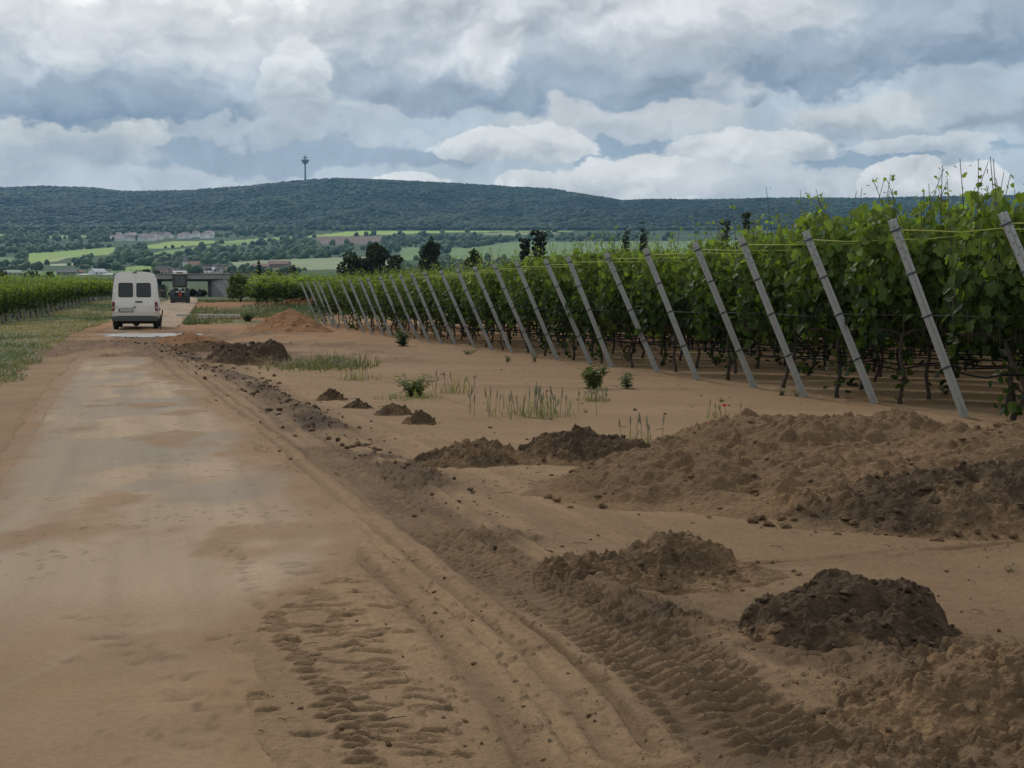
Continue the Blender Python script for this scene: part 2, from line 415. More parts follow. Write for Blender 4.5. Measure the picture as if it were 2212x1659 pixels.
def sand_cover(X, Y, t):
    """positive where loose sand lies over the paving; t = across distance, right is positive"""
    edge = 0.62 + .24 * fbm(Y * .55, X * .3, 3, 31) + .10 * fbm(Y * 2.4, X * 2, 3, 32) - .5 * sstep(Y, 16, 24) + 1.4 * sstep(Y, 58, 62) - .55 * (1 - sstep(Y, 4.6, 6.2))
    c = t - edge
    left = -t - (ROAD_HW - .12 + .1 * fbm(Y * .7, X, 3, 33))
    # thin veil across the road where the crossing is muddy, before the puddle
    mud = sstep(Y, 26, 32) * (1 - sstep(Y, 52, 57))
    c = np.where(mud > .02, np.maximum(c, (mud - .5) * .6 + .5 * fbm(X * .5, Y * .25, 3, 35)), c)
    return np.maximum(c, left)
def lug(sd, al, half, pitch, slant, blur=1.0):
    a = np.sin(2 * PI * (al / pitch + slant * np.abs(sd) / half))
    return (2 * np.clip(a, 0, 1) ** 3.2 - .45) * sstep(half - np.abs(sd), 0, half * .25)
def _cres():
    rs = np.random.RandomState(61); out = []
    def along(T, step, L, amp, jx, y0=0.0, keep=.9, sweep=.25):
        P = np.array(T); seg = np.hypot(*np.diff(P, axis=0).T); cum = np.concatenate([[0], np.cumsum(seg)]); s = y0
        while s < cum[-1]:
            if rs.rand() < keep:
                x = np.interp(s, cum, P[:, 0]) + rs.normal(0, jx); y = np.interp(s, cum, P[:, 1]) + rs.normal(0, .012)
                out.append((x, y, rs.uniform(*L), rs.normal(.05, sweep * .6), rs.uniform(-1.0, 1.4), amp * rs.uniform(.5, 1.25)))
            s += step * rs.uniform(.75, 1.25)
    along(T_MID, .046, (.05, .11), .013, .018)
    along(T_MID2, .055, (.10, .26), .009, .05, .5)
    along(T_MID2, .075, (.05, .12), .010, .12, .3)
    along(T_LEFT, .085, (.10, .24), .010, .07, .15, .75)
    along(pl((400, 1400), (480, 1520), (620, 1659)), .11, (.05, .16), .011, .13, 0, .8)
    along(pl((130, 1300), (260, 1500), (330, 1659)), .20, (.03, .09), .008, .20, 0, .7)
    along(pl((330, 900), (330, 1180)), .10, (.03, .09), .007, .35, 0, .7)
    along(pl((640, 1250), (900, 1659)), .16, (.05, .14), .008, .12, 0, .7)
    return out
CRES = None
def crescents(X, Y):
    global CRES
    if CRES is None: CRES = _cres()
    h = np.zeros(X.shape); d = np.zeros(X.shape)
    if X.size < 5000: return h, d
    for (x, y, L, a, k, amp) in CRES:
        m = (np.abs(X - x) < L) & (np.abs(Y - y) < .09)
        if not m.any(): continue
        u = X[m] - x; v = Y[m] - y; uu = u * math.cos(a) + v * math.sin(a); vv = -u * math.sin(a) + v * math.cos(a) + k * uu * uu / max(L, .05) * .5
        vv = vv + .012 * fbm(X[m] * 16, Y[m] * 16, 2, 62)
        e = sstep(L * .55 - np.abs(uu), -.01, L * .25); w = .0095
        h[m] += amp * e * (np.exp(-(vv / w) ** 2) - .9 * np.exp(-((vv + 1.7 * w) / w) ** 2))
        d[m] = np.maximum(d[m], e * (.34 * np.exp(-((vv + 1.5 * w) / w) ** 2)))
    return h, d
def near_height(X, Y, fine=True):
    """height above zb and albedo for the ground between the camera and the vines"""
    hl = .035 * fbm(X * .35, Y * .35, 3, 1); h = hl + .012 * fbm(X * 1.7, Y * 1.7, 3, 2)
    # long shallow wheel undulations parallel with the vine rows on the open sand
    dr = X * .41 + Y * .91
    h = h + .010 * fbm(dr * 2.2, X * .25, 3, 4)
    tone = .5 + .5 * fbm(X * .5, Y * .8, 4, 5)
    C = SAND[None, None] * (1 - tone[..., None]) + SAND2[None, None] * tone[..., None]
    streak = fbm(dr * 3.0, X * .3, 4, 8)
    C = C * (1 + .12 * streak[..., None])
    if not fine: return h, C
    h = h + .0045 * fbm(X * 9, Y * 9, 4, 6)
    sdr, alr, dR, _ = road_t(X, Y)
    cov = sand_cover(X, Y, sdr)
    onroad = sstep(.35 - np.abs(np.abs(sdr) - 0) + ROAD_HW, 0, .35) * sstep(-cov, -.03, .02)
    # ---- churned band at the edge of the track
    sd, al, d, ln = poly_dist(X, Y, T_BAND)
    bw = .19 + .08 * fbm(al * 1.1, al * .2, 3, 12)
    band = sstep(bw + .12 - np.abs(sd), 0, .22) * sstep(d, 3, 2.9)
    band = band * sstep(Y, 1.5, 2.5)
    clod = clods(X, Y, .075, 13, .5) + clods(X, Y, .035, 14, .7) + .6 * clods(X, Y, .12, 113, .3) + .012 * fbm(X * 26, Y * 26, 3, 114, .65)
    gap = sstep(fbm(al * .9, al * 0, 3, 15), -.35, .1)
    band = band * gap
    h = h + band * (.012 + .012 * fbm(X * 3, Y * 3, 3, 11) + .42 * clod)
    dk = band * (.72 + .28 * sstep(fbm(X * 3, Y * 3, 3, 16), -.2, .3))
    # ---- lugged tyre print left of the band
    sl, all_, dl, ln = poly_dist(X, Y, T_LUG)
    lm = sstep(.24 - np.abs(sl), 0, .05) * sstep(fbm(all_ * .7, all_ * 0, 2, 17), -.5, -.05) * (1 - sstep(Y, 11, 20))
    h = h - .012 * lm + .017 * lug(sl + .03 * fbm(X * 2, Y * 2, 2, 18), all_ + .012 * fbm(X * 5, Y * 5, 2, 118), .24, .074, .04) * lm * (.7 + .5 * fbm(X * 7, Y * 7, 3, 119))
    h = h + .022 * np.exp(-((np.abs(sl) - .27) / .035) ** 2) * (1 - sstep(Y, 12, 24)) * (.6 + .4 * fbm(X * 5, Y * 5, 2, 19))
    lugv = lug(sl + .03 * fbm(X * 2, Y * 2, 2, 18), all_ + .012 * fbm(X * 5, Y * 5, 2, 118), .24, .074, .04)
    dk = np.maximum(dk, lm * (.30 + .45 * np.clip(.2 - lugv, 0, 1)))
    # ---- smooth ruts and the thin broken line
    sn, aln, dn, ln = poly_dist(X, Y, T_LINE)
    wob = .03 * fbm(aln * 1.3, aln * 0, 3, 20)
    for off, dep, w in ((0, .034, .018), (-.17, .016, .04), (-.34, .020, .045), (-.45, .012, .02), (-.56, .013, .03), (.13, .018, .022), (.22, .014, .018), (.36, .018, .03), (-.80, .013, .07), (-1.02, .010, .04)):
        dep = dep * (.8 + .4 * fbm(aln * 1.7 + off * 9, aln * 0, 3, 122)); h = h - dep * np.exp(-((sn + wob - off) / w) ** 2)
        h = h + .4 * dep * np.exp(-((sn + wob - off - 1.6 * w) / w) ** 2)
    C = C * (1 - .26 * (np.exp(-((sn + wob) / .03) ** 2) + .9 * np.exp(-((sn + wob + .34) / .07) ** 2) + .7 * np.exp(-((sn + wob + .17) / .04) ** 2) + .7 * np.exp(-((sn + wob - .13) / .03) ** 2) + .8 * np.exp(-((sn + wob - .36) / .05) ** 2) + .5 * np.exp(-((sn + wob + .8) / .14) ** 2)))[..., None]
    trk = sstep(1.5 - np.abs(sn + .25), 0, .5)
    st = fbm(sn * 9, aln * .35, 4, 120) + .6 * fbm(sn * 30, aln * 1.1, 3, 121)
    h = h + .007 * trk * st; C = C * (1 + .16 * trk * st)[..., None]
    # ---- prints nearest the camera
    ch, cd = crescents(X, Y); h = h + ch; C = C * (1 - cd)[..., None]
    # ---- bank of spoil falling to the right bottom corner
    bx = sstep(X - (.80 + .28 * (Y - 3.4)), -.25, .45) * (1 - sstep(Y, 4.0, 5.1))
    h = h + bx * (.05 + .06 * fbm(X * 3, Y * 3, 4, 40) + .5 * clods(X, Y, .11, 41, .5) + .6 * clods(X, Y, .05, 141, .6) + .02 * fbm(X * 14, Y * 14, 3, 142))
    dk = np.maximum(dk, bx * (.25 + .5 * sstep(fbm(X * 2.5, Y * 2.5, 4, 42), -.15, .3)))
    sk = np.exp(-(((X - 1.02) / .55) ** 2 + ((Y - 4.42) / .48) ** 2))
    h = h + sk * (.075 + .35 * clods(X, Y, .06, 143, .5) + .03 * fbm(X * 5, Y * 5, 3, 144)); dk = np.maximum(dk, sk * .6 * sstep(fbm(X * 4, Y * 4, 3, 145), -.1, .3))
    # thin ruts crossing the open sand on the right
    for T in (pl((1500, 1245), (1800, 1215), (2130, 1185), (2300, 1165)), pl((1640, 955), (1900, 935), (2212, 905)), pl((1180, 1020), (900, 1040)), pl((1000, 838), (1500, 838)), pl((720, 790), (1100, 905))):
        s3, a3, d3, l3 = poly_dist(X, Y, T)
        g = np.exp(-(d3 / .03) ** 2) * sstep(fbm(X * 3, Y * 3, 3, 44), -.4, .1)
        h = h - .018 * g + .010 * np.exp(-((d3 - .05) / .03) ** 2)
        C = C * (1 - .3 * g[..., None])
    # windblown ripples, crumbs
    h = h + .006 * sstep(fbm(X * 1.3, Y * 1.3, 2, 45), .0, .5) * fbm(X * 2.0, dr * 11, 3, 46)
    crumb = sstep(fbm(X * 26, Y * 26, 2, 47), .46, .6) * sstep(fbm(X * .9, Y * .9, 3, 48), -.2, .5)
    h = h + .009 * crumb; dk = np.maximum(dk, .3 * crumb)
    # ---- muddy crossing and reddish spoil before the puddle
    mx = sstep(Y, 24, 31) * (1 - sstep(Y, 50, 62)) * sstep(6.5 - np.abs(X - (ROAD_C[5][0] + (Y - 40) * -.29) - 1.6), 0, 3.5)
    mm = mx * sstep(fbm(X * .9, Y * .35, 4, 50), -.35, .25)
    dk = np.maximum(dk, .75 * mm); h = h + mm * (.03 + .06 * np.maximum(0, fbm(X * 2.3, Y * 1.6, 4, 51)) + .4 * clods(X, Y, .22, 151, .5))
    redm = sstep(Y, 30, 60) * .55
    C = C * (1 - redm[..., None]) + (RED * 1.25) * redm[..., None]
    D = DARK * (1 - mx[..., None] * .6) + WET * mx[..., None] * .6
    D = D * (.8 + .5 * sstep(fbm(X * 4, Y * 4, 4, 52), -.3, .4))[..., None]
    C = C * (1 - dk[..., None]) + D * dk[..., None]
    vignette_dark = sstep(X + .22 * Y, 1.1, 2.4) * (1 - sstep(Y, 4.5, 8.5)) * .22 * (1 + .5 * fbm(X * 1.2, Y * 1.2, 3, 53))  # windscreen vignette painted into the soil colour: darker toward the near right
    C = C * (1 - vignette_dark)[..., None]
    # ground sinks under the paving and lips over it where sand lies on top
    lip = sstep(cov, -.06, .10)
    inr = sstep(ROAD_HW + .3 - np.abs(sdr), 0, .3)
    h = np.where(inr > 0, .5 * hl * inr + hl * (1 - inr) + np.maximum(h - hl, -.016), h)
    h = h * (1 - inr * (1 - lip)) + (.5 * hl - .05) * inr * (1 - lip) + .026 * inr * lip
    h = np.where((inr > .5) & (cov > .06), np.maximum(h, .5 * hl + .017), h)
    pud = np.exp(-(((X + 13.6 + .285 * (Y - 48.7)) / 1.7) ** 2 + ((Y - 48.7) / 4.6) ** 2) * 1.6)
    h = h - pud * (.10 + h * .7)
    return h, C

FIELDS = [  # outlines on the valley floor in survey pixels, colour
    ([(640, 513), (760, 501), (980, 494), (1400, 492), (1800, 488), (2600, 484), (2600, 499), (1500, 499), (1100, 501), (900, 505), (780, 510), (700, 514)], (.175, .235, .058)),
    ([(60, 549), (270, 533), (237, 551), (182, 554), (66, 571)], (.150, .205, .058)),
    ([(313, 533), (372, 522), (461, 521), (482, 522), (434, 530), (382, 536), (319, 538)], (.165, .215, .058)),
    ([(480, 522), (560, 516), (640, 511), (640, 517), (560, 522), (490, 527)], (.13, .185, .06)),
    ([(313, 551), (372, 540), (444, 533), (538, 522), (544, 528), (434, 537), (372, 550), (330, 555)], (.115, .165, .055)),
    ([(863, 536), (910, 535), (910, 562), (868, 563)], (.095, .14, .055)),
    ([(970, 536), (1011, 537), (1102, 524), (1154, 522), (1210, 524), (1600, 520), (1600, 560), (970, 562)], (.095, .135, .055)),
    ([(680, 512), (831, 511), (816, 527), (699, 529)], (.10, .07, .055)),
    ([(488, 568), (559, 563), (725, 557), (860, 555), (860, 580), (642, 584), (540, 580), (490, 575)], (.14, .165, .09)),
    ([(38, 589), (64, 587), (127, 586), (191, 586), (173, 594), (73, 597)], (.085, .135, .055)),
    ([(200, 588), (330, 582), (340, 592), (200, 594)], (.075, .12, .05)),
    ([(264, 580), (310, 574), (357, 578), (310, 585), (273, 587)], (.135, .19, .06)),
    ([(109, 510), (206, 510), (202, 514), (109, 515)], (.16, .20, .09)),
    ([(-200, 507), (20, 507), (17, 514), (-200, 522)], (.13, .18, .06)),
    ([(67, 571), (157, 553), (157, 557), (73, 575)], (.19, .21, .10)),
    ([(110, 571), (170, 569), (170, 573), (113, 574)], (.2, .22, .14)),
    ([(-100, 560), (40, 556), (30, 566), (-100, 572)], (.08, .13, .055)),
    ([(1020, 506), (1110, 503), (1240, 504), (1100, 510)], (.15, .17, .07)),
]
def in_fields(xv, yv):
    m = np.zeros(xv.shape, bool)
    for p, c in FIELDS: m |= in_poly(xv, yv, p)
    return m
M_GROUND = mat('sandy_soil', (1, 1, 1), rough=.95, attr=True, var=.20, vscale=30.0, bump=.010, bscale=110.0, spec=.12)
def build_ground():
    mb = MB()
    # near sheet: fine, log spaced
    inv = np.concatenate([np.linspace(1 / 1.5, 1 / 3.1, 50)[:-1], np.linspace(1 / 3.1, 1 / 72.0, 640)]); Y1 = 1 / inv
    U = np.concatenate([np.linspace(-.72, -.36, 150)[:-1], np.linspace(-.36, .36, 980), np.linspace(.36, .72, 150)[1:]])
    Yr = np.concatenate([Y1, np.geomspace(72.6, 5800, 330)[0:]])
    UU, YY = np.meshgrid(U, Yr)
    XX = UU * (YY + .55)
    u = XX / YY
    nr = len(Y1)
    Z = zb(YY); C = np.zeros(Z.shape + (3,))
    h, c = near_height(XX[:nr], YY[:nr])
    # beyond the fine sheet
    hf, cf = near_height(XX[nr:], YY[nr:], False)
    h2 = hf * 1.0; far = YY[nr:]
    Z[:nr] += h; Z[nr:] += h2 * np.interp(far, [72, 200, 3000], [1, 2, 2])
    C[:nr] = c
    xv = u[nr:] / K + CX; yv = HY - (Z[nr:] - CAMZ) / (K * far)
    base = np.array([.052, .082, .036]) * (1 + .35 * fbm(XX[nr:] / 60, far / 90, 4, 60))[..., None]
    g2 = sstep(far, 160, 300)[..., None]
    meadow = np.array([.085, .088, .040]) * (1 + .3 * fbm(XX[nr:] / 5, far / 9, 4, 61))[..., None]
    # reddish spoil right of the road between the van and the bridge
    redm = np.exp(-(((XX[nr:] + 23) / 5.0) ** 2 + ((far - 108) / 16.0) ** 2) * 1.0) + np.exp(-(((XX[nr:] + 13) / 4.0) ** 2 + ((far - 74) / 9.0) ** 2))
    redm = np.clip(redm * 1.6 * (.8 + .5 * fbm(XX[nr:] / 3, far / 6, 3, 62)), 0, 1)[..., None]
    cc = meadow * (1 - redm) + RED * redm
    cc = cc * (1 - g2) + base * g2
    warp = 1.2 * fbm(XX[nr:] / 60, far / 60, 2, 64)
    for p, fc in FIELDS:
        m = in_poly(xv + warp * 2, yv + warp * .6, p) & (far > 330)
        stripe = 1 + .10 * fbm(XX[nr:] / 9, far / 200, 3, 63) + .10 * fbm(XX[nr:] / 60, far / 80, 3, 65)
        cc = np.where(m[..., None], 1.6 * np.array(fc) * stripe[..., None], cc)
    # wooded mountain
    mt = far > Y_FOOT
    zm = mountain(u[nr:], far)
    Z[nr:] = np.where(mt, zm, Z[nr:])
    fc = np.array([.014, .030, .018]) * (1 + .5 * fbm(XX[nr:] / 120, far / 200, 5, 66))[..., None]
    cc = np.where((far > Y_FOOT - 60)[..., None], fc, cc)
    C[nr:] = cc
    # grass tint under the verge on the left (near sheet)
    sdr, alr, dR, _ = road_t(XX[:nr], YY[:nr])
    gv = sstep(-sdr - (ROAD_HW + .7) + .45 * fbm(XX[:nr] * .6, YY[:nr] * .3, 3, 67), 0, .8) * sstep(YY[:nr], 9, 13)
    gcol = np.array([.125, .118, .050]) * (1 + .4 * fbm(XX[:nr] * 1.5, YY[:nr], 3, 68))[..., None]
    C[:nr] = C[:nr] * (1 - gv[..., None]) + gcol * gv[..., None]
    gr = sstep(sdr, ROAD_HW + .5, ROAD_HW + 2.0) * sstep(YY[:nr], 62, 70) * sstep(-XX[:nr] - 9, -1, 2)
    C[:nr] = C[:nr] * (1 - gr[..., None]) + gcol * gr[..., None]
    mb.grid(XX, YY, Z, C)
    o = mb.obj('ground', M_GROUND, smooth=True); tag(o, kind='structure')
    return o
def ground_z(x, y):
    """approximate ground height at one point, for standing things on it"""
    X = np.array([[float(x)]]); Y = np.array([[float(y)]])
    if y < 72: return float(zb(Y)[0, 0] + near_height(X, Y)[0][0, 0])
    if y > Y_FOOT: return float(mountain(X / Y, Y)[0, 0])
    return float(zb(Y)[0, 0] + near_height(X, Y, False)[0][0, 0])
def ground_zs(xs, ys):
    xs = np.asarray(xs, float)[None]; ys = np.asarray(ys, float)[None]
    h, c = near_height(xs, ys); h2, c2 = near_height(xs, ys, False)
    return (zb(ys) + np.where(ys < 72, h, h2))[0]
build_ground()

# ---- paved farm road: its own sheet, dusted with sand
M_ROAD = mat('dusty_concrete', (1, 1, 1), rough=.92, attr=True, var=.13, vscale=42.0, bump=.004, bscale=150.0, spec=.15)
def build_road():
    P = np.array(ROAD_C, float); seg = np.hypot(*np.diff(P, axis=0).T); cum = np.concatenate([[0], np.cumsum(seg)])
    S = np.concatenate([np.linspace(0, 30, 700)[:-1], np.geomspace(30, cum[-1] - .5, 260)])
    cx = np.interp(S, cum, P[:, 0]); cy = np.interp(S, cum, P[:, 1])
    tx = np.gradient(cx, S); ty = np.gradient(cy, S); n = np.hypot(tx, ty); tx /= n; ty /= n
    t = np.linspace(-ROAD_HW, ROAD_HW, 130)
    X = cx[:, None] + ty[:, None] * t[None]; Y = cy[:, None] - tx[:, None] * t[None]
    T = np.repeat(t[None], len(S), 0); A = np.repeat(S[:, None], len(t), 1)
    hb = .035 * fbm(X * .35, Y * .35, 3, 1) * .5
    h = hb + .002 * fbm(X * 9, Y * 9, 3, 70) + .006
    h = np.where(Y < 72, h, h + .03)
    dust = .5 + .5 * fbm(X * 1.1, Y * .55, 4, 71)
    stk = fbm(T * 5, A * .22, 4, 89) + .6 * fbm(T * 16, A * .6, 3, 91)
    c = ROADC * (1 + .10 * (dust - .5) + .16 * stk)[..., None]
    crack = np.exp(-(np.abs(T + 1.27 + .03 * fbm(A * .8, A * 0, 4, 92)) / .012) ** 2)
    c = c * (1 - .5 * crack[..., None])
    grey = sstep(fbm(X * .9 + 3, Y * .45, 4, 72), -.02, .30) * (.9 - .25 * sstep(np.abs(T + .9), .5, .1))
    grey = np.maximum(grey, .85 * np.exp(-((T + 1.15 + .15 * fbm(A * .3, A * 0, 2, 73)) / .28) ** 2) * sstep(fbm(A * .4, T * .5, 3, 74), -.5, .3))
    c = c * (1 - grey[..., None] * .6) + np.array([.185, .162, .132]) * grey[..., None] * .6
    sandy = sstep(fbm(X * 1.6, Y * .9, 4, 75), .08, .40) * .8
    sandy = np.maximum(sandy, .92 * (1 - sstep(A + 1.2 * fbm(X * 1.3, Y * .8, 3, 93), 8.0, 10.5)) * (.85 + .3 * fbm(X * 2, Y, 3, 81)))
    sandy = np.maximum(sandy, .8 * sstep(T + .25 * fbm(A * .6, T, 3, 76), .25, .9) * (1 - sstep(A, 40, 60)))
    sandy = np.maximum(sandy, .55 * sstep(-T, 1.3, 1.45))
    cv = sand_cover(X, Y, T)
    sandy = np.maximum(sandy, .95 * sstep(cv + .10 * fbm(X * 3, Y * 2, 4, 88), -.30, -.02))
    sandy = np.clip(sandy, 0, 1)
    h = h + .010 * sandy + .010 * sandy * np.maximum(0, fbm(X * 5, Y * 5, 3, 80)) * (A < 40)
    sc_ = SAND * 1.08 * (1 + .15 * fbm(X * 3, Y * 3, 3, 77))[..., None]
    c = c * (1 - sandy[..., None]) + sc_ * sandy[..., None]
    rd = sstep(fbm(X * 2.3, Y * 2.0, 3, 78), .3, .5) * .16 * (A < 40)
    c = c * (1 - rd[..., None]) + RED * rd[..., None]
    # crumbs and faint lateral prints
    cr = sstep(fbm(X * 30, Y * 26, 2, 79), .52, .64) * (A < 25) * sstep(fbm(X * 1.2, Y * .8, 3, 90), -.1, .4)
    h = h + .006 * cr; c = c * (1 - .4 * cr[..., None])
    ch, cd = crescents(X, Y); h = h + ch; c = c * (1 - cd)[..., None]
    h = h - .03 * sstep(cv, .10, .22)
    # wet, dark stretch at the crossing
    wet = sstep(A, 34, 42) * (1 - sstep(A, 58, 66)) * sstep(fbm(X * .8, Y * .3, 3, 86), -.4, .1)
    c = c * (1 - .5 * wet[..., None])
    mb = MB(); mb.grid(X, Y, zb(Y) + h, c)
    # underside edge so that the slab has thickness
    o = mb.obj('road', M_ROAD, smooth=True); tag(o, kind='structure')
build_road()
# ------------------------------------------------------------------ vineyard
M_LEAF = mat('vine_leaf', (1, 1, 1), rough=.55, attr=True, var=.16, vscale=9.0, spec=.18, trans=.42)
M_BARK = mat('vine_bark', (.055, .042, .032), rough=.95, var=.4, vscale=30, bump=.004, bscale=60)
M_CANE = mat('green_cane', (.060, .062, .028), rough=.7, var=.2)
LEAF2 = np.array([(0, 0, 0), (-.34, .02, .10), (-.52, .36, .13), (-.36, .46, .08), (-.36, .78, .07), (0, 1.02, -.06),
                  (.34, .02, .10), (.52, .36, .13), (.36, .46, .08), (.36, .78, .07)])
LEAF2_F = np.array([(0, 5, 4, 3, 2, 1), (0, 6, 7, 8, 9, 5)])
LEAF1 = np.array([(0, 0, 0), (-.5, .45, .08), (0, 1, -.05), (.5, .45, .08)]); LEAF1_F = np.array([(0, 3, 2, 1)])
def nrm(v): return v / (np.linalg.norm(v, axis=-1, keepdims=True) + 1e-9)
def put_leaves(mb, P, tip, nor, size, colr, shape=LEAF2, faces=LEAF2_F, mi=0):
    y = nrm(tip); x = nrm(np.cross(y, nor)); z = np.cross(x, y)
    L = shape[None] * size[:, None, None]
    v = P[:, None, :] + L[..., 0:1] * x[:, None] + L[..., 1:2] * y[:, None] + L[..., 2:3] * z[:, None]
    n, k = len(P), len(shape)
    f = (faces[None] + (np.arange(n) * k)[:, None, None]).reshape(-1, faces.shape[1])
    mb.add(v.reshape(-1, 3), f, np.repeat(colr, k, 0), mi)
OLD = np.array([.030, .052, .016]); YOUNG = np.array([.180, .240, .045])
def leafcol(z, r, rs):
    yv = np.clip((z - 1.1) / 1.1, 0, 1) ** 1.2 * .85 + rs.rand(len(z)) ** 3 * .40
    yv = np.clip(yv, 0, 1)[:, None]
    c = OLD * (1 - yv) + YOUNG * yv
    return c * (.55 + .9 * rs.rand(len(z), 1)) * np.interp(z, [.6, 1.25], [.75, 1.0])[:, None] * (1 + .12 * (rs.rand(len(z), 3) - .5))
def vine_meshes(seed, n=740, leaf=(.078, .134), w=1.25, low=False, shape=LEAF2, faces=LEAF2_F, tall=0.0):
    rs = np.random.RandomState(seed)
    fo = MB()
    # shoots climbing from the cordon
    sh = MB(); shp = []; shr = []
    for k in range(19 if not low else 9):
        x0 = rs.uniform(-w / 2, w / 2); y0 = rs.normal(0, .06); top = rs.uniform(1.7, 2.42) + (rs.uniform(.12, .48) if rs.rand() < .30 else 0) + tall * rs.rand()
        t = np.linspace(0, 1, 7)
        lx = rs.normal(0, .30); ly = rs.normal(0, .22)
        p = np.stack([x0 + lx * t ** 1.5, y0 + ly * t ** 1.3 + .05 * np.sin(t * 5 + k), .72 + (top - .72) * t], 1)
        sh.tube(p, list(np.linspace(.0085, .0038, 7)), 5)
        m = int((top - .8) / .085)
        tt = np.sort(rs.uniform(.1, 1.0, m)); q = np.stack([np.interp(tt, t, p[:, i]) for i in range(3)], 1)
        shp.append(q); shr.append(np.clip(1.25 - tt * .85, .25, 1))
    q = np.concatenate(shp); r = np.concatenate(shr); m = len(q)
    a = rs.uniform(0, 2 * PI, m); off = np.stack([np.cos(a), np.sin(a), 0 * a], 1) * rs.uniform(.02, .09, (m, 1))
    tip = off * 6 + np.stack([0 * a, 0 * a, rs.uniform(-.6, .25, m)], 1)
    nor = off * 3 + np.stack([0 * a, 0 * a, np.ones(m)], 1) + rs.normal(0, .35, (m, 3))
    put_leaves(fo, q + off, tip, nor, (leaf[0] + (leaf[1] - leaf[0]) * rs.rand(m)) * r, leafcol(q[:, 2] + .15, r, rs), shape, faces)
    # canopy wall
    z = .60 + 1.54 * rs.beta(1.9, 1.5, n); zz = np.clip((z - .7) / 1.4, 0, 1)
    x = rs.uniform(-w / 2, w / 2, n); sd = np.where(rs.rand(n) < .5, -1, 1)
    wid = .16 + .10 * np.sin(zz * PI)
    y = sd * np.abs(rs.normal(wid * .8, .085, n))
    P = np.stack([x, y, z], 1)
    tip = np.stack([rs.normal(0, .45, n), sd * .45 + rs.normal(0, .25, n), -.75 + rs.normal(0, .3, n)], 1)
    nor = np.stack([rs.normal(0, .35, n), sd * .75 + rs.normal(0, .25, n), .75 + rs.normal(0, .3, n)], 1)
    gap = fbm(x * 2.6 + seed, z * 2.6, 3, seed) > -.20
    n = int(gap.sum()); x, z, P, tip, nor = x[gap], z[gap], P[gap], tip[gap], nor[gap]
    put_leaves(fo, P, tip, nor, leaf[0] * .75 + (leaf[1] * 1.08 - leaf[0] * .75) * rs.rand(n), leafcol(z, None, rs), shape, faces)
    # suckers at the foot
    if rs.rand() < .5:
        k = 26; z = rs.uniform(.06, .62, k); P = np.stack([rs.normal(0, .10, k), rs.normal(0, .09, k), z], 1)
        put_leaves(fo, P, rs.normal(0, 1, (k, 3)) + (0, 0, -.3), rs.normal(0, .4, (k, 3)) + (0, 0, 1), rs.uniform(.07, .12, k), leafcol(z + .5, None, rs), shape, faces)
    tr = MB()
    t = np.linspace(0, 1, 8); bx, by = rs.normal(0, .05, 2)
    p = np.stack([bx * np.sin(t * 4) + .02 * np.sin(t * 11), by * np.sin(t * 3), -.05 + .80 * t], 1)
    tr.tube(p, list(np.interp(t, [0, .1, 1], [.036, .026, .02]) * (1 + .15 * rs.rand(8))), 7)
    for sgn in (-1, 1):
        b = np.stack([p[-1, 0] + sgn * np.linspace(0, w * .48, 6), p[-1, 1] + .03 * np.sin(np.linspace(0, 4, 6)), p[-1, 2] + np.array([-.02, .03, .05, .04, .05, .04])], 1)
        tr.tube(b, list(np.linspace(.017, .010, 6)), 5)
    return fo, tr, sh
VINES = []
for i in range(8):
    fo, tr, sh = vine_meshes(100 + i, tall=.25 if i in (2, 5) else 0)
    VINES.append((fo.mesh('vine_foliage_mesh', M_LEAF), tr.mesh('vine_trunk_mesh', M_BARK, True), sh.mesh('vine_cane_mesh', M_CANE, True)))
def vine(loc, rz, i, label, group, s=1.0):
    r = empty('grapevine', loc, rz); r.scale = (1, 1, s); tag(r, label, 'grapevine', group)
    for nm, me in zip(('foliage', 'trunk', 'canes'), VINES[i]):
        o = bpy.data.objects.new(nm, me); col.objects.link(o); o.parent = r
    return r

TOPX = [2145, 1915, 1735, 1600, 1495, 1395, 1305, 1230, 1175, 1115, 1063, 1022, 985, 950, 917, 890, 865, 843, 820, 797, 778, 755, 735, 708, 692, 677, 662, 650]
TOPY = [461, 478, 500, 512, 525, 537, 546, 555, 560, 566, 571, 576, 580, 584, 587, 590, 592.6, 595, 597, 599.7, 601.7, 604, 606, 609, 610.6, 612, 613.7, 615]
ROWS = []
for x, y in zip(TOPX, TOPY):
    d = (2.12 - CAMZ) / ((HY - y) * K)
    ROWS.append(((x - CX) * K * d, d))
RD = np.array([1.0, -.42]); RD /= np.linalg.norm(RD)            # rows run away from the track, to the right
RANG = math.atan2(RD[1], RD[0])
LEAN = .90
M_POST = mat('weathered_grey_post', (.33, .335, .32), rough=.62, metal=0.0, var=.16, vscale=14, bump=.001, bscale=90, spec=.4)
M_POSTD = mat('dark_post_fitting', (.05, .055, .06), rough=.6)
M_CORD = mat('yellow_green_cord', (.34, .38, .07), rough=.6)
M_WIRE = mat('dull_grey_wire', (.07, .075, .075), rough=.7)
M_HOSE = mat('black_hose', (.010, .010, .011), rough=.85, spec=.2)
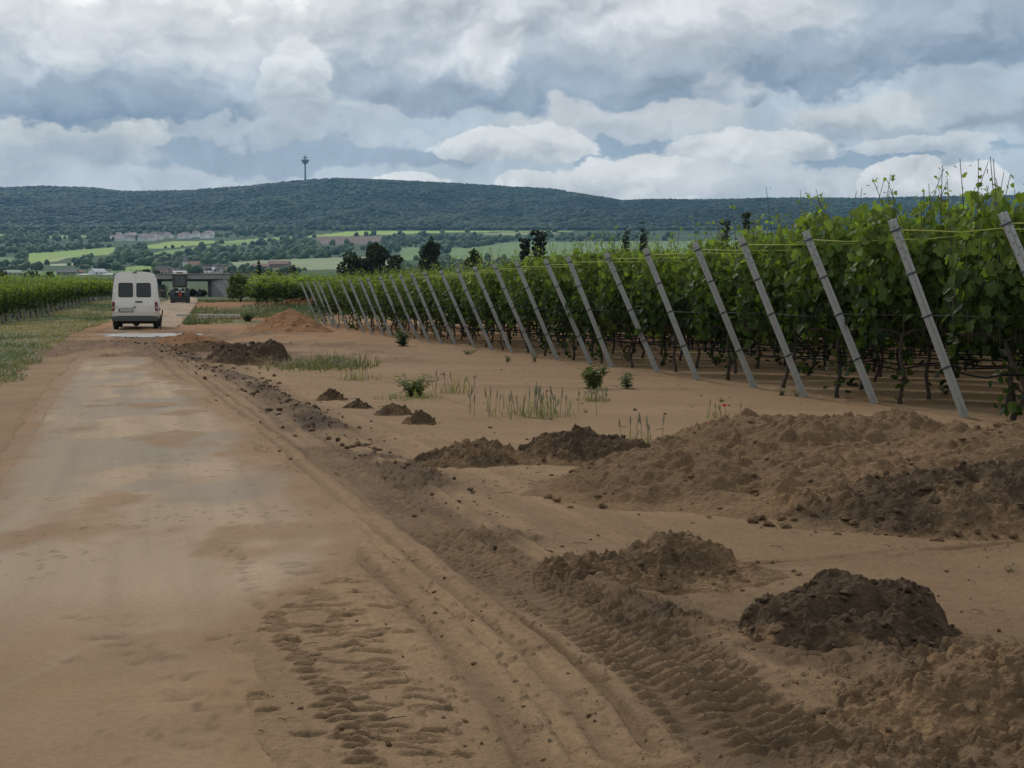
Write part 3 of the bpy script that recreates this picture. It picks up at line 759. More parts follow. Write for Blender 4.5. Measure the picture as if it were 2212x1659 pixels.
def post_mesh(L=2.36):
    """channel section end post, origin at ground, built upright; holes near the top"""
    b = MB()
    w, d, t = .082, .060, .006
    b.box((0, 0, L / 2 - .12), (t * 2, d, L - .24), None, 1, mi=0)
    b.box((-w / 4 - .003, -d / 2 - t / 2, L / 2 - .12), (w / 2 - .006, t, L - .24))
    b.box((w / 4 + .003, -d / 2 - t / 2 - .001, L / 2 - .12), (w / 2 - .006, t, L - .24))
    b.box((0, d / 2 + t / 2, L / 2 - .12), (w * .8, t, L - .24))
    b.box((-w / 2, -d * .28, L / 2 - .12), (t, d * .5, L - .24))
    b.box((w / 2, -d * .28, L / 2 - .12), (t, d * .5, L - .24))
    for k in range(7):
        for sx in (-.022, .022):
            if (k + (sx > 0)) % 2: continue
            z = L - .31 - k * .055
            b.lathe([(0.0001, 0), (.0075, 0), (.0075, .002), (.0001, .002)], 10, (sx, -d / 2 - t - .001, z), Matrix.Rotation(PI / 2, 3, 'X'), mi=1)
    c = MB(); c.box((0, 0, 0), (w + .016, d + .028, .022), mi=0, bev=.003)
    return b.mesh('post_mesh', [M_POST, M_POSTD]), c.mesh('post_clip_mesh', [M_POSTD])
POST_M, CLIP_M = post_mesh()
post_pts = []; post_roots = []
for i, (x, y) in enumerate(ROWS):
    bx, by = x + LEAN, y + .02
    jit = RS.normal(0, .065, 2)
    gz = ground_z(bx, by)
    r = empty('leaning_post', (bx + jit[0], by, gz))
    dirv = Vector((x - bx - jit[0] * .5, jit[1], (2.12 + float(zb(y))) - gz))
    q = Vector((0, 0, 1)).rotation_difference(dirv.normalized())
    r.rotation_mode = 'QUATERNION'; r.rotation_quaternion = q
    wh = ['rightmost leaning grey trellis post, its foot cut off by the frame edge', 'leaning grey trellis post on the right whose foot stands nearest the soil heaps'][i] if i < 2 else 'leaning grey trellis post, %s from the right in the line of end posts' % nth(i + 1)
    if i == len(ROWS) - 1: wh = 'last and farthest leaning grey trellis post at the left end of the line'
    tag(r, wh, 'trellis post', 'leaning end posts of the vine rows')
    LL = dirv.length
    o = bpy.data.objects.new('shaft', POST_M); col.objects.link(o); o.parent = r; o.scale = (1, 1, (LL + .0) / 2.12 * .999)
    for s in (.26, .52, .735, .95):
        c = bpy.data.objects.new('wire_clip', CLIP_M); col.objects.link(c); c.parent = r; c.location = (0, 0, LL * s)
    post_pts.append((Vector((bx + jit[0], by, gz)), dirv)); post_roots.append(r)
def world_of(r):
    return Matrix.Translation(r.location) @ r.rotation_quaternion.to_matrix().to_4x4()
def part_wire(name, root, mat_, pts, rad, n=5):
    Mi = np.array(world_of(root).inverted()); pts = np.asarray(pts) @ Mi[:3, :3].T + Mi[:3, 3]
    b = MB(); b.tube(pts, rad, n); return b.obj(name, mat_, root, True)
def wire_obj(name, label, cat, group, mat_, pts, rad, n=5):
    b = MB(); b.tube(pts, rad, n); o = b.obj(name, mat_, smooth=True); tag(o, label, cat, group); return o
def sagline(a, b_, n, sag, seed, wob=.01):
    rs = np.random.RandomState(seed); t = np.linspace(0, 1, n)
    p = np.asarray(a)[None] * (1 - t)[:, None] + np.asarray(b_)[None] * t[:, None]
    p[:, 2] -= sag * np.abs(np.sin(t * PI * n / 4)); p[1:-1] += rs.normal(0, wob, (n - 2, 3)); return p
n_ind = 0; deep = MB()
VDEEP = []
for i in range(4):
    fo, tr, sh = vine_meshes(300 + i, n=170, leaf=(.19, .27), shape=LEAF1, faces=LEAF1_F)
    m = MB(); m.join(fo); m.join(tr, tint=OLD * .8); VDEEP.append(m)
for i, (x, y) in enumerate(ROWS):
    gz0 = float(zb(y)); bx = x + LEAN
    # row length needed inside the picture (with a margin for a step to the side)
    tmax = max(2.5, (.47 * y - bx) / (RD[0] - .47 * RD[1]) + 1.5)
    nv = int(tmax / 1.15) + 1
    lim = [3, 4, 5, 6, 7, 8, 9, 10, 10, 10, 10, 10, 10, 9, 9, 9, 9, 8, 8, 8, 8, 8, 7, 7, 6, 6, 6, 6][i]
    grp = 'grapevines of the right hand vineyard'
    for k in range(nv):
        t = .42 + 1.15 * k + RS.normal(0, .06)
        px, py = bx + RD[0] * t, y + RD[1] * t + RS.normal(0, .03)
        if k == 0:
            lab = 'grapevine at the row end behind the %s leaning post from the right' % nth(i + 1)
        elif i < 3: lab = '%s grapevine in the row of the %s leaning post from the right' % (nth(k + 1), nth(i + 1))
        else: lab = 'grapevine deeper in the row of the %s leaning post from the right' % nth(i + 1)
        gzp = gz0 - .01 if y > 20 else ground_z(px, py) - .01
        if k < lim and n_ind < 238:
            vine((px, py, gzp), RANG + (PI if RS.rand() < .5 else 0), RS.randint(8), lab, grp, RS.uniform(.97, 1.10) * (1.07 if i < 4 else 1)); n_ind += 1
        else:
            a = RANG + (PI if RS.rand() < .5 else 0)
            deep.join(VDEEP[RS.randint(4)], Matrix.Translation((px, py, gz0 - .01)) @ Matrix.Rotation(a, 4, 'Z') @ Matrix.Scale(RS.uniform(.95, 1.06), 4, (0, 0, 1)), tint=(1, 1, 1))
    p0, dv = post_pts[i]
    L2 = min(tmax, 14)
    e = lambda h: np.array([bx + RD[0] * L2, y + RD[1] * L2, gz0 + h])
    if i < 20:
        a = np.array(p0 + dv * .95)
        part_wire('top_cord', post_roots[i], M_CORD, sagline(a, e(2.03), 12, .015, i), .007)
    if i < 16:
        a = np.array(p0 + dv * .52)
        part_wire('middle_wire', post_roots[i], M_WIRE, sagline(a, e(1.15), 12, .02, i + 50), .0045)
        a = np.array([bx - .12, y + .0, gz0 + .50]); 
        hose = sagline(a, e(.46), 22, .05, i + 90, .012); hose[0] = np.array(p0 + dv * .245)
        wire_obj('drip_hose', 'sagging black drip hose strung low from the %s leaning post from the right' % nth(i + 1), 'hose', 'black drip hoses under the vines', M_HOSE, hose, .011, 6)
o = deep.obj('vineyard_depth', M_LEAF); tag(o, 'dense green mass of vine rows filling the depth of the right hand vineyard', 'vine rows', kind='stuff')

# ---- left vineyard beside the grass verge
LROW = []
for i in range(35):
    t = i / 20.0
    y = 56.0 + 50 * t; x = -23.3 - 11.5 * t
    LROW.append((x, y))
M_LPOST = mat('thin_pale_post', (.21, .21, .20), rough=.7, var=.2)
lp = MB(); lp.box((0, 0, .95), (.06, .06, 1.9), bev=.006); lp.box((0, 0, 1.87), (.075, .075, .03)); LPM = lp.mesh('thin_post_mesh', M_LPOST)
nl = 0; LD = np.array([-1.0, .10]); LD /= np.linalg.norm(LD); LA = math.atan2(LD[1], LD[0])
for i, (x, y) in enumerate(LROW):
    g0 = float(zb(y)); nv = max(4, int(((.46 * y + x) / .95) / 1.15) + 4)
    for k in range(nv):
        t = .2 + 1.15 * k; px, py = x + LD[0] * t, y + LD[1] * t
        if k < 4 and nl < 60:
            lab = ('nearest corner grapevine of the vineyard left of the road' if i == 0 else 'grapevine at the end of the %s row of the vineyard left of the road' % nth(i + 1)) if k == 0 else 'grapevine inside the %s row of the vineyard left of the road' % nth(i + 1)
            vine((px, py, float(zb(py)) - .02), LA, RS.randint(8), lab, 'grapevines of the left hand vineyard', RS.uniform(.86, .96)); nl += 1
        else:
            deep_l = globals().setdefault('DEEPL', MB())
            deep_l.join(VDEEP[RS.randint(4)], Matrix.Translation((px, py, float(zb(py)) - .02)) @ Matrix.Rotation(LA, 4, 'Z') @ Matrix.Scale(RS.uniform(.86, .96), 4, (0, 0, 1)))
    if i >= 1:
        r = bpy.data.objects.new('thin_post', LPM); col.objects.link(r)
        r.location = (x + .28, y - .05, g0 - .03); r.rotation_euler = (0, -.16 + RS.normal(0, .02), 0)
        tag(r, 'thin pale post ending the %s vine row left of the road' % nth(i + 1), 'post', 'thin posts of the left hand vineyard')
o = DEEPL.obj('vineyard_depth', M_LEAF); tag(o, 'green mass of vine rows behind the row ends left of the road', 'vine rows', kind='stuff')

# ---- farther vine block between the reddish spoil and the line of leaning posts
far = MB()
for i in range(18):
    y = 98 + i * 3.3
    x0 = -.192 * y + .5 * math.sin(i * 2.0)
    for k in range(22):
        px, py = x0 + 1.5 * k, y + RS.normal(0, .3)
        if px > .40 * py: continue
        far.join(VDEEP[RS.randint(4)], Matrix.Translation((px, py, float(zb(py)) - .02)) @ Matrix.Rotation(RS.uniform(-.2, .2), 4, 'Z') @ Matrix.Diagonal((1.3, 1.2, RS.uniform(.85, 1.08), 1)))
o = far.obj('distant_vine_block', M_LEAF); tag(o, 'distant block of vines behind the reddish soil heap, left of the leaning posts', 'vine rows', kind='stuff')
# ------------------------------------------------------------------ soil heaps, clods, puddle
M_HEAP = mat('dug_soil', (1, 1, 1), rough=.97, attr=True, var=.34, vscale=30.0, bump=.022, bscale=60.0, spec=.10)
def clod_mesh(mb, P, size, colr, seed, flat=.75):
    rs = np.random.RandomState(seed)
    bm = bmesh.new(); bmesh.ops.create_icosphere(bm, subdivisions=2, radius=1.0)
    base = np.array([v.co[:] for v in bm.verts]); fc = np.array([[v.index for v in f.verts] for f in bm.faces]); bm.free()
    for p, s, c in zip(P, size, colr):
        k = rs.normal(0, 1.6, (6, 3)); ph = rs.uniform(0, 6, 6)
        d = 1 + sum(.13 * np.sin(base @ k[i] * 1.6 + ph[i]) for i in range(6))
        for _ in range(4):       # broken facets
            nrm_ = nrm(rs.normal(0, 1, 3)); lim = rs.uniform(.55, .85); pr = (base * d[:, None]) @ nrm_
            d = np.where(pr > lim, d * lim / np.maximum(pr, 1e-6), d)
        v = base * d[:, None] * s * np.array([1, rs.uniform(.7, 1.1), flat * rs.uniform(.7, 1.1)])
        a = rs.uniform(0, 6.28); R = np.array([[math.cos(a), -math.sin(a), 0], [math.sin(a), math.cos(a), 0], [0, 0, 1]])
        mb.add(v @ R.T + p, fc, mi=1, c=c * (1 + .12 * rs.normal(0, 1, (len(v), 1))).clip(.6, 1.5))
def heap(label, cx, cy, rx, ry, H, rot=0.0, seed=0, dark=.6, rug=.5, clod_n=60, clod_s=(.015, .05), pw=1.0, n=220, lumps=None, red=0.0, slump=None, group='heaps of dug soil along the track', name='soil_heap'):
    """one heap of earth: a knobbly mound resting in the sand, its skirt running out below the surface"""
    u = np.linspace(-1.25, 1.25, n); A, B = np.meshgrid(u, u)
    ca, sa = math.cos(rot), math.sin(rot)
    X = cx + A * rx * ca - B * ry * sa; Y = cy + A * rx * sa + B * ry * ca
    r = np.hypot(A, B) * (1 + .22 * fbm(X * 1.6 / max(rx, .4), Y * 1.6 / max(ry, .4), 3, seed))
    prof = np.clip(1 - r, 0, 1) ** pw
    prof = prof * prof * (3 - 2 * prof) * .5 + prof * .5
    if lumps:
        prof = prof * .55
        for (la, lb, lr, lh) in lumps:
            prof = np.maximum(prof, lh * np.clip(1 - (((A - la) / (1.45 * lr)) ** 2 + ((B - lb) / (1.45 * lr)) ** 2) * (1 + .5 * fbm(X * 3 / max(rx, .4), Y * 3 / max(ry, .4), 3, seed + 31)), 0, 1) ** .75 * np.clip((1.15 - r) * 3, 0, 1))
    s0 = min(rx, ry)
    z = H * prof
    edge = np.clip(prof * 4, 0, 1)
    z = z + 1.0 * edge * rug * (H * .30 * fbm(X * 2.2 / s0, Y * 2.2 / s0, 4, seed + 1) + H * .16 * fbm(X * 7 / s0, Y * 7 / s0, 3, seed + 2)
                          + (.9 if seed == 501 else .45) * clods(X, Y, .16 * s0 ** .5, seed + 3, .45) * min(1, H * 3) + .50 * clods(X, Y, .08, seed + 4, .55) + .45 * clods(X, Y, .036, seed + 5, .65) + .018 * (ridged(X * 7, Y * 7, 3, seed + 32, .5) - .6) + .005 * fbm(X * 30, Y * 30, 3, seed + 6))
    ring = sstep(r, .82, 1.22)
    gz = (zb(Y) + .035 * fbm(X * .35, Y * .35, 3, 1) + .012 * fbm(X * 1.7, Y * 1.7, 3, 2))
    Z = gz + np.maximum(z, -.01) + .006 - ring * .075
    dm = dark * sstep(fbm(X * 1.8 / s0, Y * 1.8 / s0, 4, seed + 7) + .25 * (prof - .3) + (.26 if dark > .8 else 0), -.35, .35)
    dm = np.clip(dm + .25 * sstep(fbm(X * 12, Y * 12, 3, seed + 8), .0, .4) * dark, 0, 1) * sstep(prof, .0, .12)
    C0 = SAND * .92 * (1 - red) + RED * 1.15 * red
    D0 = DARK * (1 - red) + WET * red
    C = C0[None, None] * (1 + .14 * fbm(X * 6, Y * 6, 3, seed + 9))[..., None]
    C = C * (1 - dm[..., None]) + D0 * dm[..., None] * (1 + .25 * fbm(X * 9, Y * 9, 3, seed + 10))[..., None]
    b = MB(); ox, oy, oz = cx, cy, float(zb(cy))
    b.grid(X - ox, Y - oy, Z - oz, C)
    rs = np.random.RandomState(seed)
    k = clod_n; a = rs.uniform(0, 2 * PI, k); q = np.sqrt(rs.rand(k)) * 1.08
    ai = np.clip(((q * np.cos(a)) + 1.25) / 2.5 * (n - 1), 0, n - 1).astype(int); bi = np.clip(((q * np.sin(a)) + 1.25) / 2.5 * (n - 1), 0, n - 1).astype(int)
    P = np.stack([X[bi, ai] - ox, Y[bi, ai] - oy, np.maximum(Z[bi, ai], gz[bi, ai]) - oz], 1)
    sz = clod_s[0] + (clod_s[1] - clod_s[0]) * rs.rand(k) ** 2.5
    P[:, 2] += sz * .15
    cc = C[bi, ai] * .5 + (D0 if dark > .3 else C0 * .75) * .5
    clod_mesh(b, P, sz * .62, cc * 1.15, seed + 20)
    o = b.obj(name, [M_HEAP, M_HEAP], smooth='first'); o.location = (ox, oy, oz)
    tag(o, label, 'soil heap', group); return o
def hp(x0, x1, ybase, ypeak, **k):
    """footprint from survey columns and rows -> centre, half width, height"""
    X, Y = VW((x0 + x1) / 2, ybase); rx = (x1 - x0) / 2 * K * Y
    return X, Y, rx
heap('dark rugged lump of dug soil standing highest in the right foreground', 1.22, 4.62, .47, .38, .255, .12, 501, .97, .45, 220, (.010, .045), .62, 300,
     lumps=[(-.02, .1, .42, .95), (.36, .05, .36, .95), (-.40, -.05, .36, .78), (.0, -.45, .45, .55), (-.62, -.3, .35, .45)])
heap('low sandy bank with dark clods along the bottom right corner', 1.55, 3.95, .80, .42, .17, .35, 521, .55, .8, 170, (.008, .032), .8, 260)
heap('small pointed sandy heap beside the tyre track, between the two larger heaps', .68, 5.85, .60, .42, .165, .15, 541, .60, .75, 90, (.010, .034), 1.05, 220,
     lumps=[(.1, .1, .34, 1.0), (-.55, -.1, .34, .5), (-.2, -.55, .3, .35)])
heap('long broad tan soil heap below the nearest leaning post', 2.15, 8.55, 1.95, 1.45, .43, .10, 561, .26, .62, 260, (.012, .050), .95, 340,
     lumps=[(-.12, .35, .36, .90), (.33, .42, .34, .92), (-.48, .0, .36, .55), (.1, -.15, .5, .62), (.55, .0, .4, .8)])
heap('wide heap of dark cloddy earth at the right edge', 2.75, 7.45, 1.30, .75, .28, .05, 581, .88, .8, 320, (.014, .058), .85, 320,
     lumps=[(-.35, .0, .4, .75), (.2, .3, .45, .95), (.5, -.2, .4, .7), (-.05, -.3, .4, .6)])
heap('dark heap in the middle of the sand, right of a smaller one', .55, 10.2, .66, .42, .23, -.1, 601, .9, .85, 80, (.012, .045), .9, 200, lumps=[(-.2, .2, .4, 1.0), (.45, .0, .35, .7), (.1, -.3, .4, .6)])
heap('brown flat-topped heap left of the dark heap in the middle of the sand', -.28, 10.05, .55, .38, .16, .05, 621, .8, .85, 60, (.012, .04), .9, 180)
for k, (x, yb, w, hh) in enumerate(((712, 868, 62, 24), (770, 887, 58, 14), (848, 902, 78, 22), (905, 921, 70, 24))):
    X, Y = VW(x, yb - 3); f = K * Y
    heap(['small brown heap on the sand, farthest left of four beside the track', 'flattest of the four small brown heaps beside the track', 'small brown heap just behind the pointed one beside the track', 'small pointed dark heap nearest the camera of four beside the track'][k],
         X, Y + .1, w * f * .62, w * f * .42, hh * f * 1.0, 0, 640 + k * 20, .85, .8, 34, (.01, .034), 1.0, 130)
X, Y = VW(535, 783); heap('dark muddy heap with black clods beside the wet crossing', X, Y, 1.0, 1.1, .42, 0, 741, 1.0, .9, 70, (.03, .10), .9, 160, lumps=[(-.3, .1, .4, .8), (.35, .3, .35, 1.0), (-.1, -.4, .4, .5)])
X, Y = VW(450, 762); heap('dark churned mud ridge left of the black clods at the crossing', X, Y, 1.2, 1.3, .26, .2, 761, .9, .8, 60, (.03, .09), .8, 150, red=.4)
X, Y = VW(628, 716); heap('big reddish sand heap at the foot of the farthest leaning posts', X, Y, 1.75, 2.2, .92, 0, 781, .25, .35, 60, (.03, .09), .8, 180, red=.75)
X, Y = VW(405, 742); heap('reddish mud mound in front of the puddle', X, Y, 1.2, 1.6, .30, 0, 801, .35, .6, 40, (.03, .08), .9, 130, red=.9)
X, Y = VW(462, 655); heap('reddish spoil heap right of the tractor', X + .3, 103, 2.2, 3.0, .70, 0, 821, .2, .5, 40, (.04, .12), .8, 120, red=1.0)
# loose crumbs and clods strewn on the sand and along the churned band: nobody could count them
def strewn():
    rs = np.random.RandomState(77); b = MB()
    P = []; S = []; Cc = []
    band = np.array(T_BAND); seg = np.hypot(*np.diff(band, axis=0).T); cum = np.concatenate([[0], np.cumsum(seg)])
    s = rs.uniform(0, cum[-1], 900); d = rs.normal(0, .22, 900)
    bx = np.interp(s, cum, band[:, 0]) + d; by = np.interp(s, cum, band[:, 1]) + d * .3
    x2 = rs.uniform(-.34, .42, 1500); y2 = 1 / rs.uniform(1 / 40, 1 / 3.4, 1500); x2 = x2 * y2
    keep = fbm(x2 * .8, y2 * .8, 3, 91) > -.05
    gx = np.concatenate([bx, x2[keep]]); gy = np.concatenate([by, y2[keep]])
    gz = ground_zs(gx, gy)
    isb = np.arange(len(gx)) < 900
    sz = np.where(isb, .005 + .020 * rs.rand(len(gx)) ** 4, .003 + .013 * rs.rand(len(gx)) ** 6) * np.clip(gy / 7, .7, 1.9)
    cc = np.where(isb[:, None], DARK * 1.35, SAND * .62) * (.75 + .5 * rs.rand(len(gx), 1))
    clod_mesh(b, np.stack([gx, gy, gz + sz * .2], 1), sz, cc, 92)
    o = b.obj('soil_crumbs', [M_HEAP, M_HEAP], smooth=False); tag(o, 'loose crumbs and clods of soil strewn over the sand', 'soil crumbs', kind='stuff')
strewn()
def debris():
    rs = np.random.RandomState(31); b = MB(); n = 420
    y = 1 / rs.uniform(1 / 34, 1 / 3.4, n); x = rs.uniform(-.40, .42, n) * y; z = ground_zs(x, y)
    for i in range(n):
        s = np.clip(y[i] / 8, .7, 2.0); a = rs.uniform(0, PI)
        if rs.rand() < .72:
            L = rs.uniform(.02, .09) * s; d = np.array([math.cos(a), math.sin(a) * .8, rs.uniform(0, .35)]); p = np.array([x[i], y[i], z[i] + .004])
            b.tube(np.stack([p - d * L / 2 * (1, 1, 0), p + d * L * .1 + (0, 0, .004), p + d * L / 2]), .0016 * s, 4, DARK * .8 if rs.rand() < .6 else np.array([.26, .22, .13]))
        else:
            clod_mesh(b, np.array([[x[i], y[i], z[i] + .003]]), [rs.uniform(.004, .011) * s], np.array([[.23, .175, .12]]) * rs.uniform(.6, 1.1), 900 + i)
    o = b.obj('twigs_and_stones', [M_HEAP, M_HEAP]); tag(o, 'small twigs, straw and pale stones scattered over the sand', 'debris', kind='stuff')
debris()
M_WATER = mat('muddy_water', (.20, .17, .13), rough=.34, bump=.03, bscale=4.0, spec=1.0)
def puddle():
    n = 60; a = np.linspace(0, 2 * PI, n, endpoint=False); b = MB()
    r = 1 + .2 * np.sin(3 * a + 1) + .1 * np.sin(7 * a)
    x = 2.1 * r * np.cos(a); y = 2.9 * r * np.sin(a); x = x - .285 * y
    v = np.concatenate([[[0, 0, 0]], np.stack([x, y, 0 * a], 1)])
    b.add(v, np.array([(0, 1 + i, 1 + (i + 1) % n) for i in range(n)]))
    o = b.obj('puddle_water', M_WATER); o.location = (-13.6, 48.9, .018); tag(o, kind='structure')
puddle()
# ------------------------------------------------------------------ weeds and grass
M_WEED = mat('weed_leaf', (1, 1, 1), rough=.6, attr=True, var=.15, vscale=20, trans=.25)
M_STALK = mat('weed_stalk', (1, 1, 1), rough=.75, attr=True)
M_POPPY = mat('poppy_petal', (.55, .025, .015), rough=.5, trans=.3)
LANCE = np.array([(0, 0, 0), (-.16, .35, .04), (-.11, .75, .03), (0, 1.05, -.08), (.16, .35, .04), (.11, .75, .03)]); LANCE_F = np.array([(0, 3, 2, 1), (0, 4, 5, 3)])
GREEN1 = np.array([.070, .100, .035]); GREEN2 = np.array([.150, .175, .055]); STRAW = np.array([.235, .195, .095]); DGREEN = np.array([.035, .055, .022]); GREYG = np.array([.15, .17, .11])
def blades(mb, P, h, lean, colr, w=.006, rs=RS):
    n = len(P); a = rs.uniform(0, 2 * PI, n); d = np.stack([np.cos(a), np.sin(a), 0 * a], 1); s = np.stack([-np.sin(a), np.cos(a), 0 * a], 1)
    h = h[:, None]; L = lean[:, None]
    up = np.array([0, 0, 1.0])
    m = P + up * h * .55 + d * h * L * .3; t = P + up * h * (1 - .25 * L) + d * h * L
    w_ = np.full((n, 1), w) if np.isscalar(w) else w[:, None]
    v = np.stack([P - s * w_, P + s * w_, m + s * w_ * .7, m - s * w_ * .7, t], 1).reshape(-1, 3)
    i = np.arange(n)[:, None] * 5
    mb.add(v, [i + np.array([[0, 1, 2, 3]]), i + np.array([[3, 2, 4]])], np.repeat(colr, 5, 0))
def weed_bush(px, py, w, h, label, seed, cA=GREEN1, cB=GREEN2, group='leafy weeds on the sand', n=220, leaf=.30, stems=14):
    rs = np.random.RandomState(seed); st = MB(); fo = MB()
    Q = []
    for k in range(stems):
        a = rs.uniform(0, 6.28); sp = rs.uniform(.15, .5) * w; hh = h * rs.uniform(.55, 1.0); t = np.linspace(0, 1, 5)
        p = np.stack([math.cos(a) * sp * t ** 1.4 + rs.normal(0, .04 * w), math.sin(a) * sp * t ** 1.4, hh * t - .02], 1)
        st.tube(p, list(np.linspace(.006, .002, 5) * (h / .35)), 4, cA * .9)
        tt = rs.uniform(.12, 1.0, n // stems); Q.append(np.stack([np.interp(tt, t, p[:, i]) for i in range(3)], 1))
    Q = np.concatenate(Q); m = len(Q); z = Q[:, 2] / h
    a = rs.uniform(0, 6.28, m); tip = np.stack([np.cos(a), np.sin(a), rs.uniform(-.3, .7, m)], 1); nor = rs.normal(0, .4, (m, 3)) + (0, 0, 1)
    c = cA * (1 - z[:, None]) + cB * z[:, None]; c = c * (.7 + .6 * rs.rand(m, 1))
    put_leaves(fo, Q, tip, nor, h * leaf * (.5 + .7 * rs.rand(m)) * (1.15 - .5 * z), c, LANCE, LANCE_F)
    r = empty('weed', (px, py, ground_z(px, py))); tag(r, label, 'weed', group)
    st.obj('stems', M_STALK, r); fo.obj('leaves', M_WEED, r); return r
def weed_px(x, ybase, wpx, hpx, label, seed, **k):
    X, Y = VW(x, ybase); f = K * Y; return weed_bush(X, Y, wpx * f, hpx * f, label, seed, **k)
weed_px(870, 749, 42, 38, 'dark bushy weed at the feet of the middle leaning posts', 1, cA=DGREEN, cB=GREEN1, n=260)
weed_px(1283, 838, 62, 62, 'tall green weed on the sand, largest in front of the posts', 2, cA=GREEN2, cB=GREEN1 * .9, n=420, stems=20)
weed_px(1355, 836, 44, 42, 'smaller loose weed just right of the tallest weed', 3, cA=GREYG, cB=GREEN1, n=150)
weed_px(893, 856, 92, 52, 'broad pale green weed behind the four small heaps', 4, cA=GREEN1 * .8, cB=GREEN2, n=420, stems=24)
weed_px(1690, 850, 24, 24, 'small green weed left of a leaning post foot', 5, n=80)
weed_px(1722, 852, 24, 18, 'low sprig at the very foot of a leaning post', 6, n=70)
weed_px(1096, 780, 18, 20, 'little weed tuft in the sand before the eleventh post', 7, n=60)
weed_px(1156, 781, 22, 22, 'little dark weed just right of a similar tuft', 8, n=60, cA=DGREEN)
weed_px(735, 785, 60, 24, 'leafy green weed in the patch of dry grass', 9, n=200, cA=DGREEN)
weed_px(600, 792, 22, 12, 'tiny weed at the edge of the dry grass patch', 10, n=40)
weed_px(1265, 893, 22, 14, 'tiny dark sprig on the sand in front of the grass stalks', 11, n=30, cA=DGREEN)
weed_px(2196, 1240, 50, 34, 'bare wilted sprig lying at the right edge above the dark lump', 12, n=26, stems=6, cA=DGREEN)
weed_px(470, 1607, 34, 26, 'tiny dark sprig sitting on the sandy road near the bottom', 13, n=34, stems=7, cA=DGREEN, cB=DGREEN)
weed_px(1170, 905, 130, 14, 'flat dry leafy weed spread under the grass stalks', 14, n=120, cA=STRAW * .5, cB=GREEN1)
weed_px(536, 694, 74, 38, 'flowering whitish shrub on the grass left of the reddish heap', 15, n=700, stems=30, cA=GREEN1, cB=np.array([.42, .43, .34]), leaf=.16)
weed_px(1480, 764, 40, 30, 'dark weed between the feet of two middle posts', 16, n=120, cA=DGREEN)
weed_px(1010, 765, 60, 16, 'low creeping weed with dark clods near the posts', 17, n=140, cA=DGREEN)
for k, (x, yb, w, h) in enumerate(((1560, 866, 26, 14), (1845, 800, 26, 22), (1730, 805, 30, 26), (2045, 850, 34, 26), (1430, 790, 20, 22))):
    weed_px(x, yb, w, h, ['faint low weed beside the poppy', 'weed under the vines left of the fourth post', 'weed under the vines between the third and fourth posts', 'leafy sucker tuft at the foot of the second post', 'weed among the vine trunks behind the sixth post'][k], 30 + k, n=70, cA=DGREEN)
def grass_clump(x, ybase, wpx, hpx, label, seed, n=60, ears=0, cols=(STRAW, GREEN2), name='grass_tuft', deep=.35):
    rs = np.random.RandomState(seed); X, Y = VW(x, ybase); f = K * Y; w = wpx * f; h = hpx * f
    bl = MB(); P = np.stack([rs.normal(0, w * .27, n).clip(-w * .6, w * .6), rs.normal(0, w * deep, n), 0 * np.ones(n) - .01], 1)
    P[:, 2] = ground_zs(P[:, 0] + X, P[:, 1] + Y) - ground_z(X, Y) - .01
    hm = np.interp(fbm(P[:, 0] * 2.2 / max(w, .5) * 2, P[:, 1] * 2, 3, seed), [-.3, .3], [.35, 1.15]) if n > 100 else np.ones(n)
    c = np.array(cols[0]) + (np.array(cols[1]) - np.array(cols[0])) * rs.rand(n, 1); c = c * (.7 + .6 * rs.rand(n, 1))
    blades(bl, P, hm * h * (.25 + .8 * rs.rand(n) ** 1.6), rs.uniform(.1, 1.1, n), c, .0017 * Y ** .5, rs)
    r = empty(name, (X, Y, ground_z(X, Y))); tag(r, label, 'grass', 'grass tufts on the sand'); bl.obj('blades', M_WEED, r)['kind'] = 'stuff'
    if ears:
        for k in range(ears):
            e = MB()
            p = np.array([rs.normal(0, w * .3), rs.normal(0, w * deep), 0]); hh = h * rs.uniform(.6, 1.05); lx = rs.normal(0, .08 * h)
            c = (GREYG + (STRAW - GREYG) * rs.rand()) * rs.uniform(.7, 1.1)
            e.tube(np.stack([p, p + (lx * .5, 0, hh * .6), p + (lx, 0, hh)]), [.003, .0025, .002], 4, c * .8)
            e.tube(np.stack([p + (lx * .8, 0, hh * .68), p + (lx, 0, hh * .85), p + (lx * 1.1, 0, hh * 1.02)]), [.005, .009, .003], 5, c)
            e.obj('ear', M_STALK, r)
    return r
grass_clump(695, 792, 190, 42, 'wide patch of dry grass beside the muddy heap', 41, 1500, 0, (STRAW * .8, GREEN1), deep=.5)
grass_clump(1155, 900, 175, 66, 'row of pale upright grass ears in the middle of the sand', 42, 90, 34)
grass_clump(1283, 868, 62, 34, 'short grass ears in front of the tallest weed', 43, 50, 18)
grass_clump(1392, 955, 62, 62, 'thin grass ears growing behind the dark heap', 44, 22, 8)
grass_clump(985, 850, 80, 48, 'sparse dry stalks right of the broad pale weed', 45, 40, 7)
grass_clump(770, 822, 90, 36, 'sparse dry grass in front of the grass patch', 46, 60, 5)
grass_clump(880, 862, 120, 30, 'dry grass round the foot of the broad pale weed', 47, 160, 0)
grass_clump(1560, 905, 60, 40, 'very thin dry stalks round the red poppy', 48, 14, 5)
grass_clump(640, 668, 110, 22, 'dry grass at the far end of the line of posts', 49, 500, 0, (STRAW * .8, GREEN1), deep=1.4)
